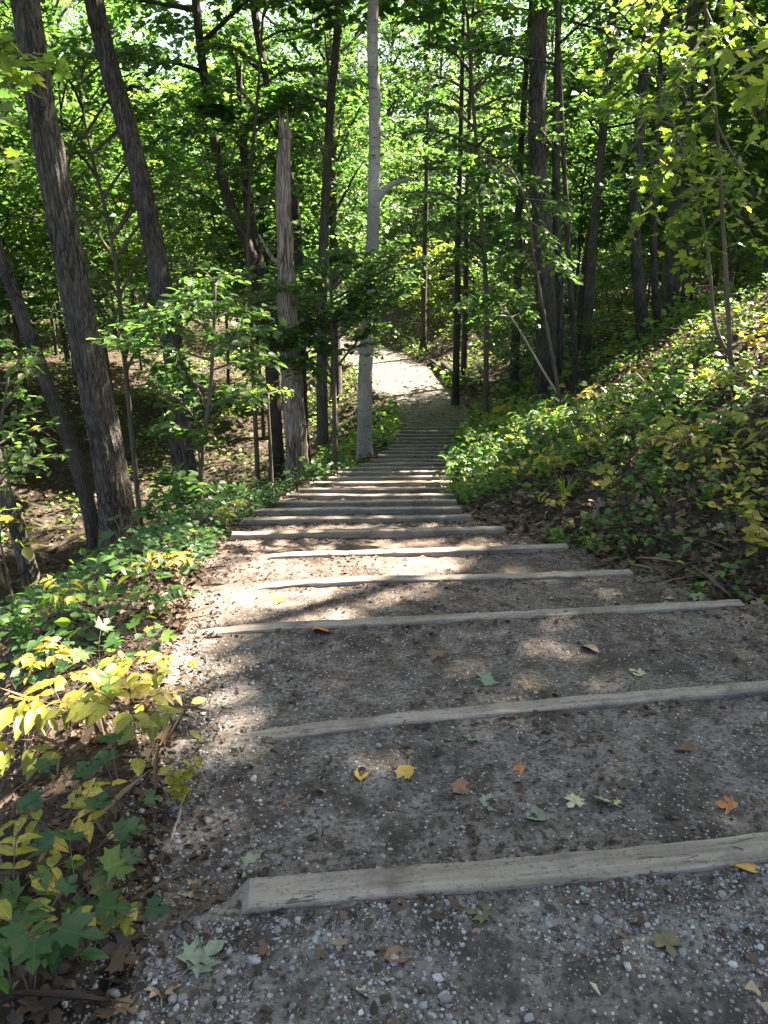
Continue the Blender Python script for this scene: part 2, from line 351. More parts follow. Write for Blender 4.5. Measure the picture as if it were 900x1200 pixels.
def path_material():
    m, n, l, out = mat('gravel_and_dirt')
    g = n.new('ShaderNodeNewGeometry'); pos = g.outputs['Position']
    n1 = node(n, 'ShaderNodeTexNoise', i_Scale=1.5, i_Detail=6.0, i_Roughness=.6); l.new(pos, n1.inputs['Vector'])
    n2 = node(n, 'ShaderNodeTexNoise', i_Scale=9.0, i_Detail=9.0, i_Roughness=.72); l.new(pos, n2.inputs['Vector'])
    n3 = node(n, 'ShaderNodeTexNoise', i_Scale=60.0, i_Detail=6.0, i_Roughness=.7); l.new(pos, n3.inputs['Vector'])
    v1 = node(n, 'ShaderNodeTexVoronoi', i_Scale=75.0); l.new(pos, v1.inputs['Vector'])
    v2 = node(n, 'ShaderNodeTexVoronoi', i_Scale=150.0); l.new(pos, v2.inputs['Vector'])
    base = ramp(n, l, n2.outputs[0], [(.34, (.035, .027, .022)), (.47, (.115, .095, .08)), (.58, (.2, .176, .157)), (.72, (.30, .275, .25))])
    base = mixc(n, l, ramp(n, l, n1.outputs[0], [(.38, (0, 0, 0)), (.62, (.6, .6, .6))]), base, (.19, .168, .15))
    base = mixc(n, l, ramp(n, l, n3.outputs[0], [(.40, (.85, .85, .85)), (.52, (0, 0, 0))]), base, (.03, .024, .02))
    n5 = node(n, 'ShaderNodeTexNoise', i_Scale=4.2, i_Detail=8.0, i_Roughness=.7); l.new(pos, n5.inputs['Vector'])
    base = mixc(n, l, ramp(n, l, n5.outputs[0], [(.50, (0, 0, 0)), (.60, (.8, .8, .8))]), base, (.045, .036, .03))
    # reddish brown soil further down the steps
    sx = n.new('ShaderNodeSeparateXYZ'); l.new(pos, sx.inputs[0])
    mr = node(n, 'ShaderNodeMapRange'); l.new(sx.outputs['Y'], mr.inputs[0]); mr.inputs[1].default_value = 2.2; mr.inputs[2].default_value = 5.5
    mr.inputs[3].default_value = 0; mr.inputs[4].default_value = 1
    mr2 = node(n, 'ShaderNodeMapRange'); l.new(sx.outputs['Y'], mr2.inputs[0]); mr2.inputs[1].default_value = 18; mr2.inputs[2].default_value = 26
    mr2.inputs[3].default_value = 1; mr2.inputs[4].default_value = 0
    mu = node(n, 'ShaderNodeMath', operation='MULTIPLY'); l.new(mr.outputs[0], mu.inputs[0]); l.new(mr2.outputs[0], mu.inputs[1])
    base = mixc(n, l, mu.outputs[0], base, mixc(n, l, .75, base, (1.0, .78, .68), 'MULTIPLY'))
    # small stones
    sc = ramp(n, l, v1.outputs['Color'], [(0, (.16, .15, .15)), (.5, (.3, .29, .29)), (1, (.5, .49, .48))])
    sf = ramp(n, l, v1.outputs['Distance'], [(.30, (1, 1, 1)), (.42, (0, 0, 0))])
    pick = node(n, 'ShaderNodeSeparateColor'); l.new(v1.outputs['Color'], pick.inputs[0])
    pk = ramp(n, l, pick.outputs[1], [(.88, (0, 0, 0)), (.92, (.8, .8, .8))])
    stone = mixc(n, l, 1.0, sf, pk, 'MULTIPLY')
    c = mixc(n, l, stone, base, sc)
    s2 = ramp(n, l, v2.outputs['Distance'], [(.28, (1, 1, 1)), (.42, (0, 0, 0))])
    pk2n = node(n, 'ShaderNodeSeparateColor'); l.new(v2.outputs['Color'], pk2n.inputs[0])
    st2 = mixc(n, l, 1.0, s2, ramp(n, l, pk2n.outputs[0], [(.88, (0, 0, 0)), (.92, (.6, .6, .6))]), 'MULTIPLY')
    c = mixc(n, l, st2, c, ramp(n, l, pk2n.outputs[0], [(.8, (.17, .16, .155)), (1, (.42, .41, .4))]))
    p = n.new('ShaderNodeBsdfPrincipled'); p.inputs['Roughness'].default_value = .9; p.inputs['Specular IOR Level'].default_value = .25
    l.new(c, p.inputs['Base Color'])
    h = mixc(n, l, .35, mixc(n, l, .5, n3.outputs[0], n2.outputs[0]), stone)
    h = mixc(n, l, .2, h, st2)
    b = n.new('ShaderNodeBump'); b.inputs['Strength'].default_value = .8; b.inputs['Distance'].default_value = .014
    l.new(h, b.inputs['Height']); l.new(b.outputs[0], p.inputs['Normal']); l.new(p.outputs[0], out.inputs[0])
    return m
def floor_material():
    m, n, l, out = mat('leaf_mould')
    g = n.new('ShaderNodeNewGeometry'); pos = g.outputs['Position']
    n1 = node(n, 'ShaderNodeTexNoise', i_Scale=.6, i_Detail=5.0); l.new(pos, n1.inputs['Vector'])
    n2 = node(n, 'ShaderNodeTexNoise', i_Scale=14.0, i_Detail=9.0, i_Roughness=.75); l.new(pos, n2.inputs['Vector'])
    v1 = node(n, 'ShaderNodeTexVoronoi', i_Scale=16.0); l.new(pos, v1.inputs['Vector'])
    sep = node(n, 'ShaderNodeSeparateColor'); l.new(v1.outputs['Color'], sep.inputs[0])
    lf = ramp(n, l, sep.outputs[0], [(0, (.03, .02, .015)), (.5, (.065, .043, .031)), (.85, (.115, .082, .06)), (1, (.19, .145, .11))])
    c = mixc(n, l, ramp(n, l, n2.outputs[0], [(.4, (0, 0, 0)), (.6, (.9, .9, .9))]), (.03, .022, .017), lf)
    c = mixc(n, l, ramp(n, l, n1.outputs[0], [(.45, (0, 0, 0)), (.65, (.5, .5, .5))]), c, (.06, .045, .032))
    p = n.new('ShaderNodeBsdfPrincipled'); p.inputs['Roughness'].default_value = .9; p.inputs['Specular IOR Level'].default_value = .2
    l.new(c, p.inputs['Base Color'])
    b = n.new('ShaderNodeBump'); b.inputs['Strength'].default_value = 1.0; b.inputs['Distance'].default_value = .04
    l.new(mixc(n, l, .5, n2.outputs[0], v1.outputs['Distance']), b.inputs['Height']); l.new(b.outputs[0], p.inputs['Normal']); l.new(p.outputs[0], out.inputs[0])
    return m
def timber_material(name, dark, mid, light):
    m, n, l, out = mat(name)
    tc = n.new('ShaderNodeTexCoord'); mp = n.new('ShaderNodeMapping'); mp.inputs['Scale'].default_value = (1.3, 26, 26); l.new(tc.outputs['Object'], mp.inputs[0])
    oi = n.new('ShaderNodeObjectInfo')
    n1 = node(n, 'ShaderNodeTexNoise', i_Scale=1.6, i_Detail=8.0, i_Roughness=.65); n1.noise_dimensions = '4D'; l.new(mp.outputs[0], n1.inputs['Vector'])
    mm = node(n, 'ShaderNodeMath', operation='MULTIPLY'); l.new(oi.outputs['Random'], mm.inputs[0]); mm.inputs[1].default_value = 50; l.new(mm.outputs[0], n1.inputs['W'])
    n2 = node(n, 'ShaderNodeTexNoise', i_Scale=7.0, i_Detail=7.0, i_Roughness=.7); l.new(tc.outputs['Object'], n2.inputs['Vector'])
    c = ramp(n, l, n1.outputs[0], [(.3, dark), (.5, mid), (.72, light)])
    c = mixc(n, l, ramp(n, l, n2.outputs[0], [(.5, (0, 0, 0)), (.72, (.65, .65, .65))]), c, (.13, .105, .085))
    n3 = node(n, 'ShaderNodeTexNoise', i_Scale=90.0, i_Detail=3.0); l.new(tc.outputs['Object'], n3.inputs['Vector'])
    c = mixc(n, l, ramp(n, l, n3.outputs[0], [(.56, (0, 0, 0)), (.68, (.6, .6, .6))]), c, (.1, .085, .07))
    mpc = n.new('ShaderNodeMapping'); mpc.inputs['Scale'].default_value = (2.2, 40, 40); l.new(tc.outputs['Object'], mpc.inputs[0])
    nc_ = node(n, 'ShaderNodeTexNoise', i_Scale=1.0, i_Detail=3.0); nc_.noise_dimensions = '4D'; l.new(mpc.outputs[0], nc_.inputs['Vector']); l.new(mm.outputs[0], nc_.inputs['W'])
    crack = ramp(n, l, nc_.outputs[0], [(.478, (0, 0, 0)), (.49, (.9, .9, .9)), (.5, (.9, .9, .9)), (.512, (0, 0, 0))])
    c = mixc(n, l, mixc(n, l, 1.0, crack, ramp(n, l, n2.outputs[0], [(.42, (1, 1, 1)), (.5, (0, 0, 0))]), 'MULTIPLY'), c, (.035, .028, .022))
    n4 = node(n, 'ShaderNodeTexNoise', i_Scale=2.6, i_Detail=8.0, i_Roughness=.7); l.new(tc.outputs['Object'], n4.inputs['Vector'])
    c = mixc(n, l, ramp(n, l, n4.outputs[0], [(.52, (0, 0, 0)), (.64, (.8, .8, .8))]), c, (.12, .098, .08))
    p = n.new('ShaderNodeBsdfPrincipled'); p.inputs['Roughness'].default_value = .85; p.inputs['Specular IOR Level'].default_value = .25
    l.new(c, p.inputs['Base Color'])
    b = n.new('ShaderNodeBump'); b.inputs['Strength'].default_value = .5; b.inputs['Distance'].default_value = .004
    l.new(n1.outputs[0], b.inputs['Height']); l.new(b.outputs[0], p.inputs['Normal']); l.new(p.outputs[0], out.inputs[0])
    return m
M_PATH, M_FLOOR = path_material(), floor_material()
M_TIMBER = timber_material('weathered_timber', (.17, .135, .105), (.29, .245, .2), (.38, .335, .28))
M_SCRAP = timber_material('scrap_wood', (.3, .17, .1), (.45, .3, .2), (.55, .4, .28))
def stone_material():
    m, n, l, out = mat('pebble_stone')
    at = node(n, 'ShaderNodeAttribute', attribute_name='tint')
    c = ramp(n, l, at.outputs['Fac'], [(0, (.1, .095, .09)), (.3, (.2, .19, .18)), (.55, (.3, .3, .31)), (.8, (.4, .385, .36)), (1, (.62, .6, .58))])
    g = n.new('ShaderNodeNewGeometry'); nz = node(n, 'ShaderNodeTexNoise', i_Scale=120.0, i_Detail=3.0); l.new(g.outputs['Position'], nz.inputs['Vector'])
    c = mixc(n, l, ramp(n, l, nz.outputs[0], [(.4, (0, 0, 0)), (.7, (.5, .5, .5))]), c, (.2, .17, .14))
    p = n.new('ShaderNodeBsdfPrincipled'); p.inputs['Roughness'].default_value = .75; l.new(c, p.inputs['Base Color']); l.new(p.outputs[0], out.inputs[0])
    return m
M_STONE = stone_material()

# ------------------------------------------------------------------ ground: one sheet, the trail cut out of it as its own surface
def grow(a, b, s0, k):
    o = [a]; s = s0
    while o[-1] < b: o.append(o[-1] + s); s *= k
    return np.array(o)
rows = np.concatenate([np.arange(-8, -.5, .25), np.arange(-.5, 8, .028), np.arange(8, 22, .045), grow(22, 150, .12, 1.03)])
offs = grow(0, 95, .045, 1.055)
fr = np.linspace(0, 1, 74)
RY = rows[:, None]
GX = np.concatenate([xl(RY) - offs[::-1][None], xl(RY) + (xr(RY) - xl(RY)) * fr[None, 1:-1], xr(RY) + offs[None]], 1)
GY = np.broadcast_to(RY, GX.shape)
GZ = gz(GX, GY)
nr, nc = GX.shape
idx = np.arange(nr * nc).reshape(nr, nc)
Q = np.stack([idx[:-1, :-1], idx[:-1, 1:], idx[1:, 1:], idx[1:, :-1]], -1)
c0 = len(offs) - 1; c1 = c0 + len(fr) - 1
GV = np.stack([GX, GY, GZ], -1).reshape(-1, 3)
def sub(F, name, mat_):
    F = F.reshape(-1, 4); u, inv = np.unique(F, return_inverse=True)
    return link(name, mesh_np(name, GV[u], inv.reshape(-1, 4), mat_))
tag(sub(Q[:, c0:c1], 'trail', M_PATH), kind='structure')
tag(sub(np.concatenate([Q[:, :c0], Q[:, c1:]], 1), 'ground', M_FLOOR), kind='structure')

# ------------------------------------------------------------------ step timbers
STEP_NOTE = {0: 'nearest weathered grey step timber, its cut left end showing on the gravel', 1: 'second step timber from the nearest, long grey board across shaded gravel',
 2: 'third step timber from the nearest, the longest one, running to the right bank', 3: 'fourth step timber from the nearest, left half buried in sunlit dirt',
 4: 'fifth step timber from the nearest, sunlit pale board at the foot of the bank', 5: 'sixth step timber from the nearest, first of the tightly spaced flight'}
ORD = 'zeroth first second third fourth fifth sixth seventh eighth ninth tenth eleventh twelfth thirteenth fourteenth fifteenth sixteenth seventeenth eighteenth nineteenth twentieth twenty-first twenty-second twenty-third twenty-fourth twenty-fifth twenty-sixth'.split()
for k in range(NB):
    xa, xb = BL[k][0], BR[k][0]
    n = 40 if k < 6 else 16
    t = np.linspace(0, 1, n); x = xa + (xb - xa) * t; y = BC[k] + BM[k] * x
    q = np.random.default_rng(103 + k)
    w = (q.uniform(.043, .05) if k == 0 else .034); dep = .14
    ph = q.uniform(0, 6)
    wob = .004 * np.sin(t * 9 + ph) + q.normal(0, .0012, n)
    zt = BZ[k] + .004 * np.sin(t * 7 + ph * 2) + q.normal(0, .001, n) + (t - .5) * q.uniform(-.012, .012) - (.03 * np.exp(-t * 16) if 0 < k < 5 else 0)
    d = unit(np.array([xb - xa, BM[k] * (xb - xa)])); nrm = np.array([-d[1], d[0]])
    c = .004
    prof = [(-w, -dep), (-w, -c), (-w + c, 0), (w - c, 0), (w, -c), (w, -dep)]
    V = []
    for i in range(n):
        ex = 0.0
        for (a, b) in prof:
            off = a + wob[i]
            px_, py_ = x[i] + nrm[0] * off, y[i] + nrm[1] * off
            if i == 0: px_ -= d[0] * (-b) * (.85 if k == 0 else .45); py_ -= d[1] * (-b) * (.85 if k == 0 else .45)
            V.append((px_, py_, zt[i] + b + (q.normal(0, .001) if b > -.1 else 0)))
    V = np.array(V); m_ = len(prof)
    F = []
    for i in range(n - 1):
        for j in range(m_ - 1):
            F.append((i * m_ + j, (i + 1) * m_ + j, (i + 1) * m_ + j + 1, i * m_ + j + 1))
    cap6 = np.array([list(range(m_))[::-1], [(n - 1) * m_ + j for j in range(m_)]])
    org = np.array([(xa + xb) / 2, BC[k] + BM[k] * (xa + xb) / 2, BZ[k]])
    me = mesh_np('step_timber', V - org, [np.array(F)[:, ::-1], cap6], M_TIMBER, smooth=False)
    o = link('step_timber', me, loc=org)
    lab = STEP_NOTE.get(k) or f'{ORD[k + 1]} step timber from the nearest, narrow pale-topped board low in the descending flight'
    tag(o, lab, 'step timber', 'timbers edging the trail steps')
    # rotate texture into the board's own frame
    a = math.atan2(d[1], d[0]); me.transform(__import__('mathutils').Matrix.Rotation(-a, 4, 'Z')); o.rotation_euler = (0, 0, a)

# ------------------------------------------------------------------ leaf shapes
def oval(fold=.10, wide=.33, droop=.12):
    ys = [0, .22, .55, .8, 1]; ws = [0.0, wide * .85, wide, wide * .6, 0]
    V = []; 
    for y, w in zip(ys, ws):
        zc = -droop * y * y
        V += [(-w, y, zc + fold * w / wide), (0, y, zc), (w, y, zc + fold * w / wide)]
    V = np.array(V); F4 = []
    for i in range(4):
        a = i * 3; F4 += [(a, a + 1, a + 4, a + 3), (a + 1, a + 2, a + 5, a + 4)]
    return V, [np.array(F4)]
def diamond(wide=.36, fold=.09, droop=.1):
    V = np.array([(0, 0, 0), (wide, .42, fold), (0, 1, -droop), (-wide, .42, fold), (0, .45, 0)])
    return V, [np.array([(0, 1, 4), (1, 2, 4), (2, 3, 4), (3, 0, 4)])]
def hexleaf(wide=.36, fold=.08, droop=.12):
    V = np.array([(0, 0, 0), (wide * .8, .25, fold), (wide, .55, fold), (0, 1, -droop), (-wide, .55, fold), (-wide * .8, .25, fold)])
    return V, [np.array([(0, 1, 2, 3), (0, 3, 4, 5)])]
def lobed(seed=0, curl=.12):
    pts = [(0, 0), (.10, .07), (.36, -.03), (.33, .14), (.55, .30), (.40, .36), (.46, .62), (.27, .56), (.15, .50), (.19, .76), (0, 1.0)]
    full = pts + [(-x, y) for x, y in pts[-2:0:-1]]
    q = np.random.default_rng(seed)
    V = [(x + q.normal(0, .015), y + q.normal(0, .015)) for x, y in full]
    V = np.array([(x, y, curl * (abs(x) * 1.2) - curl * .9 * max(0, y - .5) ** 1.5 + q.normal(0, .02)) for x, y in V] + [(0, .18, -.02), (0, .5, -.04)])
    n = len(full); a, b = n, n + 1; F = []
    for i in range(n):
        j = (i + 1) % n
        c = b if 6 <= i <= 13 else a
        F.append((i, j, c) if True else 0)
    F += [(a, 6, b), (b, 14, a)]
    return V, [np.array(F)]
def place_leaves(geo, T, C, D, Nn, S, tint):
    """Copies of leaf template T at centres C with tip direction D, normal Nn, size S, tint."""
    V0, Fs = T
    C = np.asarray(C, float); n = len(C)
    if n == 0: return
    D = unit(D); Nn = unit(Nn - D * (Nn * D).sum(1, keepdims=True)); X = np.cross(D, Nn)
    S = np.broadcast_to(S, (n,))
    V = C[:, None] + S[:, None, None] * (V0[None, :, 0:1] * X[:, None] + V0[None, :, 1:2] * D[:, None] + V0[None, :, 2:3] * Nn[:, None])
    k = len(V0); off = (np.arange(n) * k)[:, None, None]
    geo.add(V.reshape(-1, 3), [(f[None] + off).reshape(-1, f.shape[1]) for f in Fs], np.repeat(np.broadcast_to(tint, (n,)), k), np.tile(V0[:, :2], (n, 1)))

# sun patches set on the ground; crown leaves in their way are left out: (x, y, rx, ry, how open)
SUN_PATCHES = [(-.35, 4.8, 1.25, 1.0, 1), (-.65, 4.15, .95, .6, 1), (-5, 15, 1.6, .3, .92), (-4.2, 11.5, 1.2, .25, .85), (-12, 34, 2.5, .5, .92), (-9, 24, 2.5, .4, .85), (-.8, 4.0, .65, .5, 1), (.5, 5.2, .7, .3, .9), (-.95, 3.2, .45, .25, .95), (.35, 3.2, .2, .1, .7), (-.2, 6.1, 1.1, .22, .8),
        (-1.7, 2.9, 1.0, .75, 1), (-2.3, 3.6, .6, .5, .7), (-1.1, 1.95, .3, .12, .8), (-1.35, 4.6, .5, .5, .7), (-1.7, 5.6, .6, .5, .6),
        (1.7, 9.8, .9, 1.3, .9), (2.6, 8.0, .8, .6, 1), (3.0, 6.4, .7, .45, 1), (4.2, 7.2, .9, .5, 1), (3.7, 8.5, .9, .45, 1), (4.7, 9.4, .8, .6, 1), (4.1, 5.9, .6, .35, 1), (2.3, 6.0, .5, .2, 1), (5.4, 11.3, 2.4, 2.0, .95), (3.6, 10.4, 1.0, .8, .7), (3.3, 5.0, .5, .3, .6),
        (-.2, 8.2, .9, .3, .6), (.1, 10, .8, .4, .6), (.5, 12.3, .8, .5, .6), (.9, 15.5, .8, .8, .5), (-1.6, 12.5, .6, 1.2, .9), (-1.5, 9.5, .7, 1.2, .6),
        (1.2, 24.5, .8, .5, .6), (1.0, 28.5, 1.8, .8, .9), (.2, 32.5, 1.8, 1.2, .9), (-2.5, 37, 2.5, 2, .9), (-9, 46, 4, 2.5, .9), (-18, 54, 6, 3, .9),
        (3.4, 17.5, 1.2, 2, .8), (5, 22, 2, 2, .6), (-4.5, 14, 1.0, .7, .7), (-6, 22, 2, 1.2, .8), (-10, 22, 2.5, 1.5, .8), (-11, 30, 3, 2, .8), (-3.5, 19, 1, 1, .8)]
def sun_keep(C, rg):
    """False for leaves that would stand between the sun and a sun patch set on the ground."""
    P = np.asarray(C, float); t = np.zeros(len(P))
    for _ in range(7):
        X = P[:, 0] - SUN[0] * t; Y = P[:, 1] - SUN[1] * t
        t = (P[:, 2] - np.interp(Y, SMY, SMZ) - .15 - np.where(X > xr(Y), np.minimum(.5 * (X - xr(Y)), 2.0), 0)) / SUN[2]; t = np.clip(t, 0, 60)
    X = P[:, 0] - SUN[0] * t; Y = P[:, 1] - SUN[1] * t
    keep = np.ones(len(P), bool); wob = .3 * N03(X, Y) + .2 * N01(X, Y)
    for (cx, cy_, rx, ry, p) in SUN_PATCHES:
        q = np.sqrt(((X - cx) / rx) ** 2 + ((Y - cy_) / ry) ** 2) + wob * .6
        keep &= ~((q < 1) & (rg.random(len(P)) < p + .03))
    return keep

# ------------------------------------------------------------------ trees
def spray_leaves(rg, P, L, n_twig, per_twig, leaf, start=.25, flat=.35, droop=.15, twig_geo=None, twr=.004):
    """Leaves on side twigs along the branch polyline P (m,3); L = twig length. Returns C, D, N, S arrays."""
    P = np.asarray(P, float); seg = np.linalg.norm(np.diff(P, axis=0), axis=1); cum = np.concatenate([[0], np.cumsum(seg)])
    Cs, Ds, Ns = [], [], []
    for k in range(n_twig):
        f = start + (1 - start) * (k + rg.random() * .6) / n_twig; f = min(f, 1)
        s = f * cum[-1]; i = min(np.searchsorted(cum, s, side='right') - 1, len(P) - 2)
        p = P[i] + (P[i + 1] - P[i]) * (s - cum[i]) / max(seg[i], 1e-6)
        tdir = unit(P[i + 1] - P[i]); side = unit(np.cross(tdir, [0, 0, 1.0])) * (1 if k % 2 else -1)
        if k >= n_twig - 1: side = side * .1
        d = unit(tdir * rg.uniform(.4, 1.1) + side * rg.uniform(.6, 1.2) + np.array([0, 0, rg.normal(0.0, flat)]))
        l = L * (1.15 - .7 * f) * rg.uniform(.6, 1.2)
        u = (np.arange(per_twig) + rg.random(per_twig)) / per_twig
        c = p + d * (u * l)[:, None] + np.array([0, 0, -droop])[None] * (u ** 2 * l)[:, None] + rg.normal(0, leaf * .35, (per_twig, 3)) * [1, 1, .6]
        lat = unit(np.cross(d, [0, 0, 1.0])); sg = np.where(np.arange(per_twig) % 2 == 0, 1.0, -1.0)[:, None]
        dd = d[None] * rg.uniform(.3, .9, (per_twig, 1)) + lat[None] * sg * rg.uniform(.5, 1, (per_twig, 1)) + rg.normal(0, .2, (per_twig, 3)) - [0, 0, .15]
        Cs.append(c); Ds.append(dd); Ns.append(np.array([0, 0, 1.0]) + rg.normal(0, .42, (per_twig, 3)))
        if twig_geo is not None:
            tube(twig_geo, np.stack([p, p + d * l * .5 - [0, 0, droop * l * .25], p + d * l - [0, 0, droop * l]]), [twr * 1.3, twr, twr * .5], 3, cap=False)
    return np.concatenate(Cs), np.concatenate(Ds), np.concatenate(Ns)

def crown_on(rg, trunk_pts, z0, z1, rad, nb, n_twig, per_twig, leaf, tmpl, limb_geo, limb_r=.03, up=.35, keep=None, tint0=.35, clump=1.0):
    """Limbs from the trunk between heights z0..z1 and a leaf geometry on them."""
    T = np.asarray(trunk_pts); G = Geo(); CC, DD, NN, TT = [], [], [], []
    az = rg.uniform(0, 6.28)
    for b in range(nb):
        f = (b + rg.random()) / nb; zz = z0 + (z1 - z0) * f
        p = np.array([np.interp(zz, T[:, 2], T[:, 0]), np.interp(zz, T[:, 2], T[:, 1]), zz])
        az += 2.4 + rg.normal(0, .4); env = (1 - abs(2 * f ** 1.2 - .75) ** 2 * .55) * rg.uniform(.55, 1.15)
        L = rad * max(env, .3); u = up * rg.uniform(.1, 2.2) + .7 * f * up
        h = np.array([math.cos(az), math.sin(az), 0])
        mid = p + h * L * .5 + np.array([rg.normal(0, .06 * L), rg.normal(0, .06 * L), u * L * .55])
        end = p + h * L + np.array([rg.normal(0, .12 * L), rg.normal(0, .12 * L), u * L * .75])
        P = smooth_path([p, mid, end], 7)
        if limb_geo is not None: tube(limb_geo, P, np.linspace(limb_r, limb_r * .2, 7) * (.5 + L / rad * .7), 5)
        c, d, nrm = spray_leaves(rg, P, L * .55 * clump, n_twig, per_twig, leaf, .18)
        CC.append(c); DD.append(d); NN.append(nrm); TT.append(np.clip(rg.normal(tint0 + .12 * rg.normal(), .16, len(c)), 0, 1))
    C, D, Nn, t = map(np.concatenate, (CC, DD, NN, TT))
    if keep is not None:
        k = keep(C, rg); C, D, Nn, t = C[k], D[k], Nn[k], t[k]
    place_leaves(G, tmpl, C, D, Nn, leaf * rg.uniform(.65, 1.25, len(C)), t)
    return G

LANDMARKS = []
def trunk_geo(P, r0, r1, seg, bump, seed, flare=.5, rings=None):
    """P: rough axis points from base up. Adds a root flare."""
    g = Geo(); Ltot = np.linalg.norm(np.diff(P, axis=0), axis=1).sum()
    n = rings or max(10, int(Ltot / .11)); S = smooth_path(P, n); t = np.linspace(0, 1, n)
    h = t * Ltot
    r = r0 + (r1 - r0) * t ** .85 + r0 * flare * np.exp(-h / (r0 * 2.2 + .02))
    tube(g, S, r, seg, bump, seed=seed, lobes=.45 * np.exp(-h / (r0 * 2.2 + .02)) if seg >= 12 else None); return g, S

def px_tree(name, label, cat, base_px, pts_px, w0, top_h, bark, crown=None, seg=16, bump=.06, lean_y=0.0, Y=None, flare=.5, w1=None, landmark=None, group=None, limbs=()):
    """A tree whose foot is where the pixel ray meets the ground; further axis points lie in the same distance. w0/w1: trunk width (px) at foot / last point."""
    rg = np.random.default_rng(abs(hash((base_px, w0))) % 2 ** 31 if False else int(base_px[0] * 7 + base_px[1] * 13 + w0 * 101))
    if Y is None: b = hit(*base_px)
    else:
        b = at_y(*base_px, Y); b[2] = g1(b[0], b[1])
    Y = b[1]; P = [b - [0, 0, .12]]
    for i, (x, y) in enumerate(pts_px): P.append(at_y(x, y, Y + lean_y * (i + 1)))
    dep = Y * CP - (b[2] - CAM_H) * SP
    r0 = w0 / FPX * dep / 2
    d = unit(P[-1] - P[-2]); 
    dep1 = P[-1][1] * CP - (P[-1][2] - CAM_H) * SP
    r1 = (w1 or w0 * .75) / FPX * dep1 / 2
    hi = top_h - P[-1][2]
    rtop = r1
    if hi > .5:
        P.append(P[-1] + (d * [.6, .6, 1]) * hi * .5 + [rg.normal(0, .1), rg.normal(0, .1), 0]); P.append(P[-1] + (d * [.4, .4, 1]) * hi * .5)
        rtop = r1 * .3
    P = np.array(P)
    root = empty(name, b)
    g, S = trunk_geo(P, r0, rtop, seg, bump, int(w0 * 10 + base_px[0]), flare)
    for (pa, frac_r, pts) in limbs:                      # explicit limbs seen in the photo
        LP = [at_y(*q, Y + dy) for (q, dy) in pts]
        tube(g, smooth_path(LP, 12), np.linspace(frac_r * r0, frac_r * r0 * .45, 12), 8, .04)
    if crown:
        z0, z1, rad, nb, nt, pt, leaf = crown[:7]; m = crown[7] if len(crown) > 7 else M_LEAF
        G = crown_on(rg, S, b[2] + z0, b[2] + z1, rad, nb, nt, pt, leaf, hexleaf(), g, r0 * .3, keep=sun_keep)
        link('crown', G.mesh('crown', m, origin=b), root)
    link('trunk', g.mesh('trunk', bark, origin=b), root)
    tag(root, label, cat, group)
    if landmark: LANDMARKS.append((landmark, P[min(2, len(P) - 1)]))
    return root, S, b

TREES = []
def T(*a, **k): TREES.append(px_tree(*a, **k)); return TREES[-1]
TALL = lambda r=4.0, nb=18: (8, 17, r, nb, 13, 24, .2)
T('forest_tree', 'large grey furrowed tree leaning left, its trunk broadest at the left of the ravine edge', 'tree', (143, 648), [(131, 560), (96, 380), (62, 200), (30, 0)], 37, 16, B_GREY, TALL(), seg=64, bump=.06, w1=30, flare=.55, landmark='the large grey leaning tree', Y=9.6)
T('forest_tree', 'tall grey tree leaning left behind the leafy sapling, sunlit collar of bark halfway up', 'tree', (226, 600), [(212, 520), (205, 430), (188, 330), (160, 190), (110, 0)], 27, 15, B_GREY, TALL(), seg=56, bump=.06, w1=25, landmark='the tall grey tree', Y=13)
T('forest_tree', 'dark slanting trunk at far left, leaning away from the ravine', 'tree', (112, 625), [(95, 560), (55, 450), (15, 340), (-30, 200)], 18, 13, B_DARK, TALL(3, 12), seg=18, w1=15, Y=12)
T('forest_tree', 'short mossy trunk cut by the left picture edge above the yellow plants', 'tree', (36, 668), [(18, 610), (-6, 540)], 20, 9, B_BROWN, (4, 9, 2.2, 9, 8, 12, .15), seg=12, Y=7.2)
# the snapped dead tree
def dead_tree():
    Y = 12.6; b = at_y(350, 562, Y); b[2] = g1(b[0], b[1]); root = empty('dead_tree', b)
    P = np.array([b - [0, 0, .15]] + [at_y(x, y, Y) for x, y in [(344, 480), (338, 380), (334, 290), (332, 215), (334, 158)]])
    g = Geo(); n = 44; S = smooth_path(P, n); t = np.linspace(0, 1, n)
    r = np.interp(t, [0, .04, .15, .45, .62, .63, .85, 1], [.31, .22, .18, .17, .17, .13, .115, .08])
    tube(g, S, r, 22, .09, seed=5)
    top = S[-1]
    for a in range(7):                                   # torn splinters
        o = np.array([math.cos(a * .9) * .07, math.sin(a * .9) * .07, -.05]); h = .15 + .3 * ((a * 37) % 7) / 7
        tube(g, np.stack([top + o, top + o * 1.15 + [0, 0, h]]), [.035, .006], 5)
    for (f, az, l) in ((.66, 2.6, .5), (.5, .3, .35)):
        p = S[int(f * n)]; tube(g, smooth_path([p, p + np.array([math.cos(az), math.sin(az), .4]) * l * .5, p + np.array([math.cos(az), math.sin(az), .9]) * l], 6), np.linspace(.05, .015, 6), 6)
    link('trunk', g.mesh('trunk', B_DEAD, origin=b), root)
    tag(root, 'snapped dead tree with ragged splintered top and peeling reddish bark', 'tree')
    LANDMARKS.append(('the snapped dead tree', P[3]))
dead_tree()
T('forest_tree', 'straight pale grey smooth trunk with a bare white branch stub, standing beside the steps', 'tree', (427, 537), [(428, 440), (434, 340), (438, 240), (439, 120), (437, 0)], 18, 16, B_PALE, TALL(3.6), seg=24, bump=.012, w1=9, landmark='the pale smooth trunk', Y=14.6, flare=.35,
  limbs=[(0, .42, [((440, 238), 0), ((452, 222), -.1), ((464, 214), -.2), ((482, 210), -.3)])])
